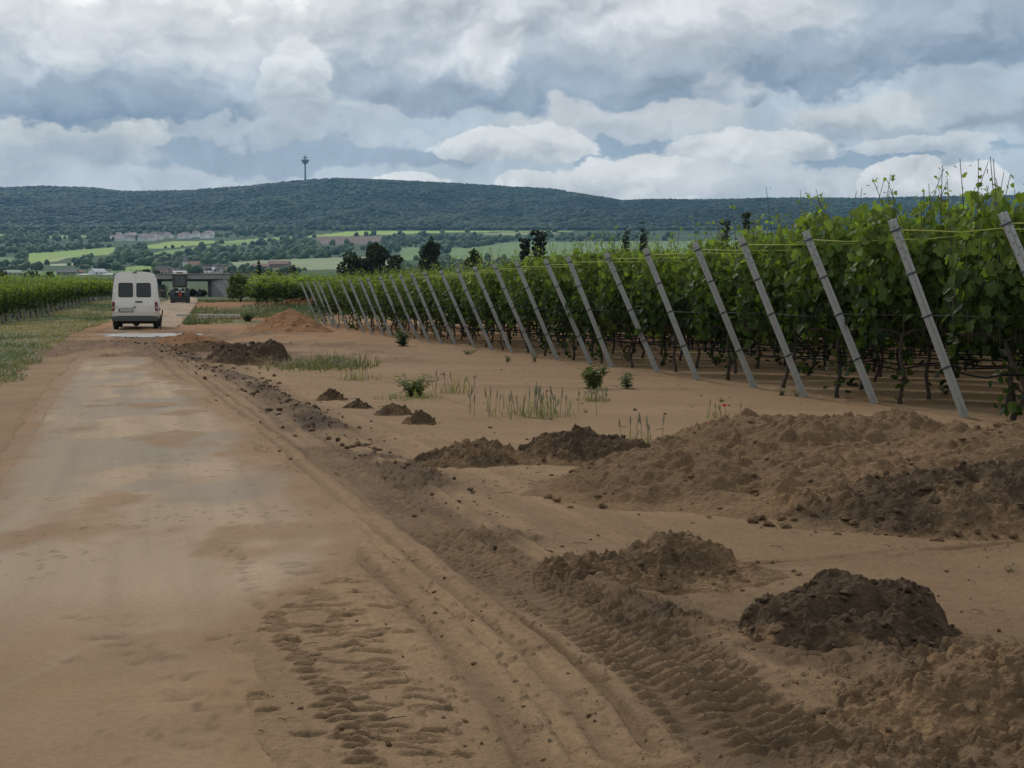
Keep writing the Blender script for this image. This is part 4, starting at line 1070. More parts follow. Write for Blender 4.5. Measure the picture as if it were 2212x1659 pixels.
def poppy(x, y, label, s=.03, seed=0, dull=1.0):
    X, Y = VW(x, y + 42); r = empty('poppy', (X, Y, ground_z(X, Y))); tag(r, label, 'flower')
    h = 42 * K * Y; b = MB(); b.tube([(0, 0, -.01), (.01, 0, h * .6), (0, 0, h)], [.003, .0025, .002], 5, GREEN1); b.obj('stem', M_STALK, r)
    p = MB()
    for k in range(4):
        a = k * PI / 2 + .4; put_leaves(p, np.array([[0, 0, h]]), np.array([[math.cos(a), math.sin(a), .7]]), np.array([[-math.cos(a), -math.sin(a), 1.0]]), np.array([s]), np.array([[1, 1, 1.]]), np.array([(0, 0, 0), (-.5, .5, .1), (-.4, .95, .2), (.4, .95, .2), (.5, .5, .1)]), np.array([(0, 4, 3, 2, 1)]))
    p.obj('petals', M_POPPY, r)
poppy(1567, 878, 'single bright red poppy on the sand in front of the posts', .036)
poppy(1528, 912, 'small dull poppy just left of and below the bright red one', .02)
# ---- grass verge: nobody could count the blades
def verge():
    rs = np.random.RandomState(5); b = MB()
    n = 150000
    Y = 1 / rs.uniform(1 / 145, 1 / 13, n); Y = np.where(rs.rand(n) < .4, rs.uniform(30, 145, n), Y)
    cx = np.interp(Y, [p[1] for p in ROAD_C], [p[0] for p in ROAD_C])
    edge = cx - (ROAD_HW + .55 + .35 * sstep(Y, 20, 40)); 
    vy = np.interp(Y, [0, 56, 106, 142], [-11, -23.0, -34.6, -43])
    vy = np.minimum(vy, -.44 * Y - 1) * (Y < 50) + vy * (Y >= 50)
    X = edge + (vy - edge) * rs.rand(n)
    k = (fbm(X * .7, Y * .35, 3, 95) + np.clip((edge - X) / 1.6, 0, 1) * 1.1 > .12) & (X > -.5 * Y - 2)
    X, Y = X[k], Y[k]; n = len(X)
    g = ground_zs(X, Y)
    dry = sstep(fbm(X * .45, Y * .18, 3, 96) + .35 * sstep(Y, 26, 40) * (1 - sstep(Y, 62, 80)), -.28, .30)[:, None]
    c = (GREEN1 * .85 + (GREEN2 - GREEN1) * .3 * rs.rand(n, 1)) * (1 - dry) * 1.25 + STRAW * 1.15 * dry
    c = c * (.65 + .6 * rs.rand(n, 1))
    h = rs.uniform(.05, .22, n) * (.7 + .9 * np.clip(fbm(X * .6, Y * .3, 3, 97) + .4, 0, 1)) * np.interp(Y, [12, 25], [.55, 1])
    blades(b, np.stack([X, Y, g - .02], 1), h, rs.uniform(.3, 1.2, n), c, .0009 * Y ** .62, rs)
    # grass on the right of the road beyond the puddle
    m = 16000; Y = rs.uniform(64, 125, m); cx = np.interp(Y, [p[1] for p in ROAD_C], [p[0] for p in ROAD_C])
    X = cx + ROAD_HW + .15 + rs.rand(m) * np.interp(Y, [64, 75, 125], [6, 9, 11])
    red = np.exp(-(((X + 23) / 4.0) ** 2 + ((Y - 106) / 14.0) ** 2)) + np.exp(-(((X + 11) / 3.0) ** 2 + ((Y - 68) / 5.0) ** 2))
    k = fbm(X * .8, Y * .3, 3, 98) + .3 > red * 1.4
    X, Y = X[k], Y[k]; m = len(X); g = ground_zs(X, Y)
    dry = sstep(fbm(X * .5, Y * .2, 3, 99), -.3, .3)[:, None]
    c = (GREEN1 * (1 - dry) + STRAW * .8 * dry) * (.6 + .6 * rs.rand(m, 1))
    blades(b, np.stack([X, Y, g - .02], 1), rs.uniform(.1, .4, m), rs.uniform(.1, .8, m), c, .0016 * Y ** .62, rs)
    o = b.obj('verge_grass', M_WEED); tag(o, 'dry and green grass of the verges on both sides of the road', 'grass', kind='stuff')
verge()

# ---- pale slabs left lying on the grass right of the road
M_SLAB = mat('pale_slab', (.42, .39, .33), rough=.9, var=.2, vscale=3)
for (x, y, wd, dp, ht, rz, lb) in ((474, 689, 2.3, .5, .24, .05, 'long pale concrete slab edge on the grass right of the road'), (423, 645, 2.0, .9, .14, -.1, 'pale board lying on the reddish spoil beyond the tractor')):
    X, Y = VW(x, y); b = MB(); b.box((0, 0, ht / 2), (wd, dp, ht), bev=.02); o = b.obj('pale_slab', M_SLAB); o.location = (X, Y, ground_z(X, Y) + .02); o.rotation_euler = (0, 0, rz); tag(o, lb, 'slab')
# ------------------------------------------------------------------ van, tractor, people, stake
M_VAN = mat('dusty_white_paint', (1, 1, 1), rough=.42, attr=True, var=.07, vscale=6, spec=.4)
M_RUB = mat('black_rubber', (.018, .018, .018), rough=.85, var=.3)
M_BLK = mat('black_plastic', (.03, .03, .03), rough=.55)
M_GREYP = mat('grey_plastic', (.075, .075, .075), rough=.7, var=.2)
M_GLASS = mat('dark_glass', (.030, .036, .036), rough=.12, spec=.5)
M_REDL = mat('red_lamp', (.16, .018, .012), rough=.25)
M_AMB = mat('clear_lamp', (.30, .24, .18), rough=.25)
M_STEEL = mat('dull_steel', (.22, .22, .21), rough=.5, metal=.5)
M_PLATE = mat('number_plate', (.42, .41, .36), rough=.5)
M_WHITE = mat('white_paint', (.72, .72, .70), rough=.45)
def vancol(z):
    z = np.asarray(z, float)
    d = np.clip((1.15 - z) / .55, 0, 1)[..., None]
    return np.array([.78, .765, .72]) * (1 - d * .75) + np.array([.50, .41, .29]) * d * .75
SEC = [(.90, .42), (.955, .60), (.975, .95), (.975, 1.22), (.945, 1.55), (.905, 1.9), (.86, 2.22), (.815, 2.42), (.74, 2.52), (.60, 2.565), (.3, 2.585), (0, 2.59)]
def wheel(parent, x, y, r, w, rimr, name='wheel', lug=0):
    wh = bpy.data.objects.new(name, None)
    b = MB(); hw = w / 2
    R = Matrix.Rotation(PI / 2, 3, 'Y')
    b.lathe([(rimr, -hw), (r * .9, -hw), (r * .985, -hw * .8), (r, -hw * .4), (r, hw * .4), (r * .985, hw * .8), (r * .9, hw), (rimr, hw)], 28, (0, 0, 0), R)
    if lug:
        for k in range(lug):
            a = k * 2 * PI / lug
            for sgn in (-1, 1):
                Rm = Matrix.Rotation(a + (.1 if sgn > 0 else 0), 3, 'X') @ Matrix.Rotation(sgn * .6, 3, 'Z')
                b.box(Matrix.Rotation(a + (.1 if sgn > 0 else 0), 3, 'X') @ Vector((sgn * w * .24, 0, r)), (w * .5, .05, .06), Rm)
    t = b.obj('tyre', M_RUB, smooth=False); t.parent = parent; t.name = name; t.location = (x, y, r)
    c = MB(); c.lathe([(.001, -hw * .55), (rimr * .5, -hw * .6), (rimr * .96, -hw * .8), (rimr * .96, hw * .8), (rimr * .5, hw * .6), (.001, hw * .55)], 20, (0, 0, 0), R)
    c.obj('rim', M_STEEL, t, True)
    return t
def build_van():
    r = empty('van', (0, 0, 0)); tag(r, 'dusty white high-roofed panel van seen from behind, standing at the puddle', 'van')
    st = [(0, 1, 1), (.12, 1.0, 1), (1.2, 1, 1), (3.2, 1, 1), (3.55, .995, .985), (3.75, .99, .93), (4.05, .985, .62), (4.35, .975, .28), (4.55, .96, .05), (5.0, .93, -.08), (5.25, .86, -.18), (5.35, .76, -.30)]
    sec = np.array(SEC + [(-x, z) for x, z in SEC[-2::-1]]); n = len(sec); V = []
    for (y, ws, k) in st:
        x = sec[:, 0] * ws; z = np.where(sec[:, 1] > 1.22, 1.22 + (sec[:, 1] - 1.22) * max(k, 0) + min(k, 0) * 1.2, sec[:, 1] + min(k, 0) * .6 * np.clip((sec[:, 1] - .5), 0, 1))
        V.append(np.stack([x, np.full(n, y), z], 1))
    V = np.concatenate(V); m = len(st)
    i, j = np.meshgrid(np.arange(m - 1), np.arange(n), indexing='ij'); j2 = (j + 1) % n
    f = np.stack([i * n + j, (i + 1) * n + j, (i + 1) * n + j2, i * n + j2], -1).reshape(-1, 4)
    b = MB(); b.add(V, [f, np.array([list(range(n))]), np.array([list(range(m * n - 1, (m - 1) * n - 1, -1))])], vancol(V[:, 2]))
    # crisp roof gutter and side rubbing strips
    for s in (-1, 1): b.tube([(s * .83, y, 2.40) for y in (.02, 1, 2, 3.5)], .016, 6, (.55, .54, .5))
    b.obj('body', M_VAN, r)
    for s, nm in ((-1, 'rear_door'), (1, 'rear_door')):
        d = MB(); zs = [.64, .80, 1.03, 1.04, 1.25, 1.6, 1.9, 2.2, 2.36, 2.42]; prf = []
        for z in zs:
            w = np.interp(z, [p[1] for p in SEC], [p[0] for p in SEC]) - .105 - (.05 if z > 2.4 else 0)
            y = -.012 if z < 1.035 else -.020
            prf.append((w, z, y))
        X0 = .006
        v = [(s * X0, y, z) for w, z, y in prf] + [(s * w, y, z) for w, z, y in prf] + [(s * X0, .004, z) for w, z, y in prf] + [(s * w, .004, z) for w, z, y in prf]
        q = len(prf); fc = []
        for k in range(q - 1):
            for a_, b_ in ((0, q), (q, 3 * q), (3 * q, 2 * q), (2 * q, 0)):
                fc.append((a_ + k, b_ + k, b_ + k + 1, a_ + k + 1))
        fc += [(0, q, 3 * q, 2 * q), (q - 1, 2 * q - 1, 4 * q - 1, 3 * q - 1)]
        v = np.array(v); d.add(v, np.array(fc), vancol(v[:, 2]))
        do = d.obj(nm, M_VAN, r)
        # window: gasket and pane
        def rr(x0, x1, z0, z1, rad, y0, y1, tx=.02):
            pts = []
            for (cx, cz, a0) in ((x1 - rad, z1 - rad, 0), (x0 + rad, z1 - rad, 90), (x0 + rad, z0 + rad, 180), (x1 - rad, z0 + rad, 270)):
                for k in range(5):
                    a = math.radians(a0 + k * 22.5); pts.append((cx + rad * math.cos(a), cz + rad * math.sin(a)))
            pts = [(x - (tx * (z - z0) if abs(x - x1) < rad * 1.2 else 0), z) for x, z in pts]
            n_ = len(pts); vv = np.array([(s * x, y0, z) for x, z in pts] + [(s * x, y1, z) for x, z in pts])
            ff = [np.array([list(range(n_))]), np.array([list(range(n_, 2 * n_))]), np.array([(k, (k + 1) % n_, n_ + (k + 1) % n_, n_ + k) for k in range(n_)])]
            return vv, ff
        g = MB(); g.add(*rr(.07, .695, 1.46, 2.09, .075, -.019, -.034)); go = g.obj('window', M_BLK, do)
        g = MB(); g.add(*rr(.115, .655, 1.505, 2.045, .05, -.033, -.040)); g.obj('pane', M_GLASS, do)
        g = MB()
        for z in (.86, 1.72): g.box((s * .84, -.028, z), (.05, .03, .09), bev=.006)
        g.obj('hinge', M_VAN, do)
        if s > 0:
            g = MB(); g.box((.17, -.034, 1.255), (.26, .03, .045), bev=.01); g.box((.17, -.022, 1.255), (.30, .012, .075), bev=.005); g.obj('handle', M_GREYP, do)
        else:
            g = MB(); g.box((-.02, -.03, 1.02), (.10, .03, .05), bev=.01); g.obj('lock', M_BLK, do)
    # number plate, left door
    g = MB(); g.box((-.38, -.026, .885), (.60, .018, .17), bev=.004); po = g.obj('plate_holder', M_GREYP, r)
    g = MB(); g.box((-.37, -.040, .885), (.52, .008, .112)); g.obj('number_plate', M_PLATE, po)
    for s in (-1, 1):
        g = MB(); g.box((s * .905, -.012, 1.05), (.125, .07, .40), bev=.02); to = g.obj('tail_light', M_REDL, r)
        g = MB(); g.box((s * .905, -.052, 1.0), (.10, .012, .11), bev=.004); g.obj('indicator', M_AMB, to)
    g = MB(); g.box((0, -.07, .51), (1.95, .20, .23), bev=.04); g.box((0, -.10, .63), (1.5, .14, .025), bev=.006); g.obj('bumper', M_GREYP, r)
    g = MB(); g.box((.02, -.015, 2.56), (.16, .10, .05), bev=.015); g.obj('brake_light', M_BLK, r)
    for s in (-1, 1):
        wheel(r, s * .86, .95, .345, .21, .21); wheel(r, s * .88, 4.35, .335, .20, .21)
        g = MB(); g.box((s * 1.13, 3.75, 1.62), (.20, .10, .36), bev=.03); mo = g.obj('wing_mirror', M_BLK, r)
        g = MB(); g.tube([(s * .93, 3.8, 1.45), (s * 1.08, 3.77, 1.55)], .02, 6); g.obj('mirror_arm', M_BLK, mo)
        g = MB(); g.box((s * .965, 2.9, 1.75), (.012, .95, .55), Matrix.Rotation(s * -.085, 3, 'Y'), bev=.004); g.obj('side_window', M_GLASS, r)
        g = MB(); g.box((s * .985, 2.2, .92), (.02, 2.0, .10), bev=.006); g.obj('rubbing_strip', M_GREYP, r)
        g = MB(); g.box((s * .86, .58, .36), (.24, .012, .34)); g.obj('mud_flap', M_RUB, r)
    g = MB(); g.box((0, .95, .34), (1.5, .12, .12), bev=.03); g.lathe([(.001, -.16), (.12, -.14), (.16, 0), (.12, .14), (.001, .16)], 14, (0, .95, .33), Matrix.Rotation(PI / 2, 3, 'X'))
    g.box((.35, 1.6, .42), (.5, 1.2, .16), bev=.03); g.box((-.5, 1.8, .44), (.3, 1.6, .14)); g.tube([(.55, -.02, .33), (.5, .8, .32)], .03, 8); g.obj('rear_axle', M_BLK, r)
    X, Y = VW(293, 712); r.location = (X, Y, float(zb(Y)) - .03); r.rotation_euler = (0, 0, math.atan2(-X, Y) - math.radians(2.6))
build_van()
def build_tractor():
    Y = 107.0; X = (390.5 - CX) * K * Y
    r = empty('vineyard_tractor', (X, Y, 1.13)); r.rotation_euler = (0, 0, math.atan2(-X, Y) - .01)
    tag(r, 'narrow dark vineyard tractor with a white cab roof, seen from behind on the road', 'tractor')
    for s in (-1, 1):
        wheel(r, s * .61, .58, .60, .35, .26, lug=18); wheel(r, s * .55, 2.35, .40, .26, .2, lug=14)
        g = MB(); a = np.linspace(-.3, PI * .75, 10)
        p = np.stack([0 * a, .55 - np.cos(a) * .66, .58 + np.sin(a) * .66], 1)
        for k in range(9):
            q0, q1 = p[k], p[k + 1]; c = (q0 + q1) / 2; ang = math.atan2(q1[2] - q0[2], q1[1] - q0[1])
            g.box((s * .60, c[1], c[2]), (.36, np.linalg.norm(q1 - q0) * 1.02, .03), Matrix.Rotation(ang, 3, 'X'))
        g.obj('fender', mat('dark_grey_fender', (.026, .028, .028), rough=.5) if s < 0 else bpy.data.materials['dark_grey_fender'], r)
        g = MB(); g.box((s * .72, .02, 1.34), (.10, .06, .22), Matrix.Rotation(s * .35, 3, 'Y'), bev=.01); g.obj('fender_lamp', bpy.data.materials.get('pale_lamp') or mat('pale_lamp', (.45, .45, .43), rough=.4), r)
    g = MB(); g.box((0, 1.7, .95), (.62, 2.0, .55), bev=.06); g.box((0, .35, .72), (.72, .7, .75), bev=.04); g.box((0, .0, .35), (.82, .5, .38), bev=.03)
    g.tube([(-.3, -.1, .45), (-.36, -.65, .34)], .035, 6); g.tube([(.3, -.1, .45), (.36, -.65, .34)], .035, 6); g.box((0, -.55, .30), (1.42, .25, .42), bev=.04)
    g.obj('chassis', mat('dark_machine_paint', (.022, .024, .022), rough=.6, var=.3), r)
    g = MB()
    P0 = [(-.50, .05), (.50, .05), (.52, 1.25), (-.52, 1.25)]
    for (x, y) in P0: g.box((x * .99, y, 1.85), (.13, .10, 1.0), bev=.012)
    for (a, b_) in ((0, 1), (1, 2), (2, 3), (3, 0)):
        for z in (1.36, 2.32):
            g.tube([(P0[a][0], P0[a][1], z), (P0[b_][0], P0[b_][1], z)], .045, 6)
    co = g.obj('cab_frame', M_BLK, r)
    g = MB(); g.box((0, .05, 1.84), (.92, .012, .90)); g.box((0, 1.25, 1.84), (.92, .012, .90)); g.box((-.505, .65, 1.84), (.012, 1.1, .9)); g.box((.505, .65, 1.84), (.012, 1.1, .9))
    gm = mat('cab_glass', (.055, .075, .075), rough=.12, spec=.5); g.obj('cab_glass', gm, co)
    g = MB(); g.box((0, -.03, 1.47), (.88, .05, .16), bev=.02); g.box((-.2, -.01, 1.78), (.05, .03, .62), Matrix.Rotation(.5, 3, 'Y')); g.obj('rear_bar', M_GREYP, co)
    g = MB(); g.box((0, .62, 2.50), (1.12, 1.5, .28), bev=.09); ro = g.obj('cab_roof', M_WHITE, r)
    g = MB(); g.box((0, -.135, 2.50), (.50, .03, .10), bev=.008); g.obj('roof_vent', M_GREYP, ro)
    for s in (-1, 1):
        g = MB(); g.box((s * .62, -.05, 2.30), (.14, .10, .12), bev=.02); g.obj('work_lamp', M_BLK, r)
        g = MB(); g.box((s * .74, 1.1, 2.0), (.06, .05, .24), bev=.01); g.tube([(s * .52, 1.2, 2.1), (s * .74, 1.1, 2.1)], .015, 5); g.obj('mirror', M_BLK, r)
        g = MB(); g.box((s * .19, -.12, .945), (.30, .05, .12), Matrix.Rotation(s * .2, 3, 'Y'), bev=.01); g.obj('rear_plate', bpy.data.materials['pale_lamp'], r)
    g = MB(); g.box((0, -.10, 1.16), (.30, .06, .17), bev=.03); g.obj('rear_lamp', bpy.data.materials['pale_lamp'], r)
    g = MB(); g.box((0, -.40, .68), (.27, .30, .34), bev=.05); g.obj('red_block', mat('red_paint', (.32, .035, .03), rough=.5), r)
    g = MB(); g.box((0, .75, 1.45), (.42, .45, .14), bev=.05); g.box((0, .5, 1.72), (.42, .12, .5), bev=.05); g.obj('seat', M_BLK, r)
build_tractor()
def build_stake():
    X, Y = VW(349, 712); Y -= .6; r = empty('marker_stake', (X + .12, Y, ground_z(X, Y))); r.rotation_euler = (0, .13, 0)
    tag(r, 'thin marker stake with a white tip leaning beside the right rear wheel of the van', 'stake')
    g = MB(); g.box((0, 0, .42), (.05, .03, .90), bev=.006); g.obj('shaft', mat('dark_stake', (.035, .028, .025), rough=.8), r)
    g = MB(); g.box((0, 0, .92), (.056, .036, .10), bev=.006); g.obj('tip', M_WHITE, r)
    g = MB(); g.box((0, 0, .66), (.056, .036, .12), bev=.006); g.obj('band', mat('brown_red_band', (.10, .035, .025), rough=.8), r)
build_stake()
# ---- people: one continuous skinned body each
def person(loc, rz, joints, edges, rad, label, skin, clothes, hair):
    me = bpy.data.meshes.new('body_skeleton'); me.from_pydata([Vector(j) for j in joints], edges, [])
    o = bpy.data.objects.new('tmp', me); col.objects.link(o)
    md = o.modifiers.new('s', 'SKIN'); ms = o.modifiers.new('d', 'SUBSURF'); ms.levels = 2; ms.render_levels = 2
    if not me.skin_vertices: me.attributes
    for k, v in enumerate(me.skin_vertices[0].data): v.radius = (rad[k], rad[k]); v.use_root = (k == 0)
    dg = bpy.context.evaluated_depsgraph_get(); ev = o.evaluated_get(dg); nm = bpy.data.meshes.new_from_object(ev)
    bpy.data.objects.remove(o)
    p = bpy.data.objects.new('person', nm); col.objects.link(p); p.location = loc; p.rotation_euler = (0, 0, rz)
    nm.materials.clear(); nm.materials.append(clothes); nm.materials.append(skin)
    for f in nm.polygons: f.use_smooth = True
    hd = Vector(joints[3]); 
    hands = [Vector(joints[i]) for i in (7, 11)]
    for f in nm.polygons:
        c = f.center
        if (c - hd).length < .16 or any((c - h).length < .11 for h in hands): f.material_index = 1
    tag(p, label, 'person')
    g = MB(); d = (hd - Vector(joints[2])).normalized()
    bm = bmesh.new(); bmesh.ops.create_icosphere(bm, subdivisions=2, radius=.118)
    for v in bm.verts: v.co = Vector((v.co.x * .95, v.co.y * 1.08, v.co.z)) if v.co.z > -.02 else Vector((v.co.x * .95, v.co.y * 1.05 - .02, v.co.z * .7))
    g.bm(bm, tuple(hd + d * .035)); g.obj('hair', hair, p, True)
    return p
M_SKIN = mat('skin', (.36, .22, .15), rough=.6); M_CLA = mat('dark_work_clothes', (.018, .02, .024), rough=.85, var=.3); M_CLB = mat('dark_jacket', (.022, .024, .022), rough=.85); M_HAIR = mat('dark_hair', (.02, .015, .012), rough=.8)
ED = [(0, 1), (1, 2), (2, 3), (1, 4), (4, 5), (5, 6), (6, 7), (1, 8), (8, 9), (9, 10), (10, 11), (0, 12), (12, 13), (13, 14), (14, 15), (0, 16), (16, 17), (17, 18), (18, 19)]
RD_ = [.15, .17, .065, .11, .075, .05, .04, .035, .075, .05, .04, .035, .10, .07, .05, .045, .10, .07, .05, .045]
bend = [(0, 0, .92), (.32, 0, 1.10), (.50, 0, 1.08), (.63, 0, 1.02), (.36, .18, 1.08), (.42, .2, .80), (.52, .16, .60), (.56, .14, .53), (.36, -.18, 1.08), (.42, -.2, .80), (.54, -.14, .60), (.58, -.12, .53), (0, .11, .86), (.05, .13, .48), (-.02, .13, .08), (.12, .14, .04), (0, -.11, .86), (-.12, -.13, .48), (-.28, -.13, .10), (-.15, -.13, .04)]
walk = [(0, 0, .93), (.03, 0, 1.36), (.04, 0, 1.50), (.06, 0, 1.63), (.03, .19, 1.40), (.0, .23, 1.12), (.1, .22, .88), (.13, .21, .80), (.03, -.19, 1.40), (.02, -.23, 1.12), (-.1, -.22, .90), (-.12, -.21, .82), (0, .10, .88), (.12, .11, .50), (.10, .11, .08), (.22, .11, .04), (0, -.10, .88), (-.08, -.11, .50), (-.28, -.11, .12), (-.17, -.11, .05)]
py_ = 150.0
person(((359 - CX) * K * py_, py_, float(zb(py_)) - .02), math.radians(200), bend, ED, RD_, 'person in dark work clothes bending over the roadside between van and tractor', M_SKIN, M_CLA, M_HAIR)
py_ = 232.0
person(((433 - CX) * K * py_, py_, float(zb(py_)) - .02), math.radians(-100), walk, ED, RD_, 'distant person in a dark jacket walking near the concrete bridge pillar', M_SKIN, M_CLB, M_HAIR)
# ------------------------------------------------------------------ bridge, valley, mountain
M_CONC = mat('weathered_concrete', (.21, .20, .185), rough=.9, var=.22, vscale=.6, bump=.01, bscale=3)
M_CONCD = mat('dark_concrete', (.07, .068, .065), rough=.9, var=.2, vscale=1.0)
M_DECK = mat('grey_bridge_fascia', (.28, .27, .25), rough=.9, var=.15, vscale=.4)
M_BANK = mat('grassy_bank', (.06, .07, .035), rough=1, var=.4, vscale=.5)
BY = 262.0; bf = K * BY
def bx_(x): return (x - CX) * bf
def bz_(y): return CAMZ + (HY - y) * bf
r = empty('road_bridge', (bx_(400), BY, 0)); tag(r, 'grey concrete road bridge crossing the farm road behind the tractor', 'bridge')
def wpart(name, mb, m): o = mb.obj(name, m); o.parent = r; o.matrix_parent_inverse = Matrix.Translation((-bx_(400), -BY, 0)); return o
g = MB(); g.box(((bx_(250) + bx_(640)) / 2, BY + 5, bz_(603.5)), (bx_(640) - bx_(250), 10.6, .5)); wpart('deck', g, M_CONCD)
g = MB(); g.box(((bx_(250) + bx_(640)) / 2, BY - .7, (bz_(603) + bz_(592)) / 2), (bx_(640) - bx_(250), .35, bz_(592) - bz_(603))); g.box(((bx_(250) + bx_(640)) / 2, BY - .8, bz_(592)), (bx_(640) - bx_(250), .6, .12)); wpart('parapet', g, M_DECK)
g = MB(); g.box((bx_(453), BY + 1.0, (bz_(604) + 1.0) / 2), (.75, .9, bz_(604) - .6), bev=.05); wpart('pillar', g, M_CONCD)
g = MB(); x0, x1 = bx_(458), bx_(512)
v = np.array([(x0, BY + .2, .5), (x1, BY - 5, .5), (x1, BY - 5, bz_(612)), (bx_(500), BY - 1.2, bz_(604)), (x0, BY + .2, bz_(604)), (x0, BY + 9, .5), (x0, BY + 9, bz_(604)), (x1, BY + 9, .5), (x1, BY + 9, bz_(612)), (bx_(500), BY + 9, bz_(604))])
g.add(v, [np.array([(0, 1, 2, 3, 4)]), np.array([(0, 4, 6, 5), (1, 7, 8, 2), (4, 3, 9, 6), (3, 2, 8, 9)])]); wpart('abutment', g, M_CONC)
g = MB(); g.box((bx_(300), BY + 4, 2.4), (5.0, 9, 7.0)); wpart('abutment', g, M_CONC)
g = MB()
for s in np.linspace(bx_(260), bx_(630), 28): g.box((s, BY - .55, bz_(592) + .45), (.07, .07, .9))
for z in (.35, .8): g.box(((bx_(250) + bx_(640)) / 2, BY - .55, bz_(592) + z), (bx_(640) - bx_(250), .05, .06))
wpart('railing', g, M_CONCD)
def bank(name, x0, x1, label, htop, dz=0.0):
    xs = np.linspace(x0, x1, 60); ys = np.array([BY - 11, BY - 8, BY - 4, BY - .9, BY, BY + 10, BY + 12, BY + 22])
    X, Y = np.meshgrid(xs, ys); prof = np.array([-.4, .22, .62, .97, 1.0, 1.0, .97, -.3])[:, None]
    Z = 2.0 + (htop - 2.0) * prof + .25 * fbm(X * .3, Y * .3, 3, 120)
    C = np.array([.06, .068, .036]) * (1 + .4 * fbm(X * .4, Y * .4, 3, 121))[..., None]
    b = MB(); b.grid(X, Y, Z, C); o = b.obj(name, M_GROUND, smooth=True); tag(o, label, 'embankment', kind='structure')
bank('embankment', bx_(-700), bx_(284), 'low dark grassy road embankment left of the bridge', bz_(600.5))
bank('embankment', bx_(516), bx_(2600), 'low grassy road embankment right of the bridge', bz_(596))
# ---- leafy trees built as trunk, limbs and a cloud of leaf clumps
M_TLEAF = mat('tree_leaf', (1, 1, 1), rough=.7, attr=True, var=.2, vscale=.5, trans=.2, spec=.2)
M_TRUNK = mat('tree_bark', (.045, .038, .032), rough=.95, var=.3, vscale=3)
CLUMP = np.array([(0, 0, 0), (-.5, .3, .1), (-.3, .8, .12), (.1, 1.0, -.05), (.5, .65, .1), (.45, .2, .08)]); CLUMP_F = np.array([(0, 5, 4, 3, 2, 1)])
def tree(x, ytop, wpx, Y, label, seed, kind='round', cols=(.028, .042, .020), n=1500, cs=.42, base=None, group='trees rising behind the vines', name='tree', hpx=None):
    rs = np.random.RandomState(seed); f = K * Y; w = wpx * f; X = (x - CX) * f
    gz = float(zb(Y)); top = CAMZ + (HY - ytop) * f; h = top - gz
    r = empty(name, (X, Y, gz)); tag(r, label, 'tree', group)
    tr = MB(); tr.tube([(0, 0, -.3), (.05 * w, 0, h * .3), (0, .02 * w, h * .62), (0, 0, h * .9)], [h * .030 + .05, h * .022 + .03, h * .014 + .02, .02], 7)
    cr = MB(); cen = []
    if kind == 'round':
        for k in range(16):
            a = rs.uniform(0, 6.28); q = rs.uniform(.15, .36) * w; zz = rs.uniform(.34, .86) * h
            shrink = np.interp(zz / h, [.34, .6, .86], [.9, 1.0, .55]); cen.append((math.cos(a) * q * shrink, math.sin(a) * q * shrink, zz, w * rs.uniform(.13, .21)))
        cen.append((0, 0, h * .88, w * .17))
        for c in cen[:8]: tr.tube([(0, 0, h * .3), (c[0] * .5, c[1] * .5, (h * .3 + c[2]) / 2), c[:3]], [h * .012 + .02, h * .008 + .015, .015], 5)
    elif kind == 'cypress':
        for k in range(26):
            t = k / 25; cen.append((rs.normal(0, .06 * w), rs.normal(0, .06 * w), h * (.12 + .84 * t), w * .5 * (np.interp(t, [0, .25, .7, 1], [.75, 1, .7, .16]))))
    elif kind == 'vase':
        for k in range(7):
            a = k * .9; t = np.linspace(.35, 1, 6); sp = w * rs.uniform(.15, .48)
            for q in t: cen.append((math.cos(a) * sp * q, math.sin(a) * sp * q, h * (.25 + .72 * q * rs.uniform(.92, 1.02)), w * (.16 - .08 * q)))
            tr.tube([(0, 0, h * .2), (math.cos(a) * sp * .5, math.sin(a) * sp * .5, h * .6), (math.cos(a) * sp, math.sin(a) * sp, h * .97)], [h * .012 + .02, .04, .02], 5)
    cen = np.array(cen); wt = cen[:, 3] ** 2; idx = rs.choice(len(cen), n, p=wt / wt.sum())
    d = nrm(rs.normal(0, 1, (n, 3))); rad = cen[idx, 3] * rs.uniform(.45, 1.08, n) ** .6
    P = cen[idx, :3] + d * rad[:, None] * (1, 1, .85)
    c = np.array(cols) * (.65 + .75 * rs.rand(n, 1)) * (1 + .5 * (rs.rand(len(cen))[idx][:, None] - .4))
    put_leaves(cr, P, d + rs.normal(0, .5, (n, 3)) - (0, 0, .3), d + rs.normal(0, .4, (n, 3)) + (0, 0, .4), cs * rs.uniform(.6, 1.3, n), c, CLUMP, CLUMP_F)
    tr.obj('trunk', M_TRUNK, r, True); cr.obj('crown', M_TLEAF, r); return r
tree(757, 545, 74, 210, 'low dark bushy tree at the left end of the thicket behind the vines', 1, n=2200)
tree(812, 529, 96, 215, 'broadest dark tree in the thicket behind the vines', 2, n=3000)
tree(858, 550, 56, 208, 'small dark rounded tree at the right end of the thicket', 3, n=1400)
tree(932, 516, 54, 205, 'dense dome-shaped dark tree with a conifer behind it', 4, n=2200)
tree(931, 505, 16, 214, 'dark pointed conifer rising out of the dome-shaped tree', 5, 'cypress', (.018, .026, .014), 900)
tree(1024, 533, 36, 190, 'small dark bush showing over the vines right of the domed tree', 6, n=900)
tree(1135, 514, 24, 170, 'small dark vase-shaped tree, left one of a pair over the vines', 7, 'vase', (.016, .022, .013), 800, .34)
tree(1164, 500, 30, 165, 'taller dark vase-shaped tree, right one of a pair over the vines', 8, 'vase', (.016, .022, .013), 1000, .34)
tree(1351, 481, 18, 140, 'narrow dark conifer over the vines, shorter one of two', 9, 'cypress', (.018, .028, .014), 700, .28)
tree(1388, 466, 16, 140, 'narrow dark conifer over the vines, taller one of two', 10, 'cypress', (.018, .028, .014), 700, .28)
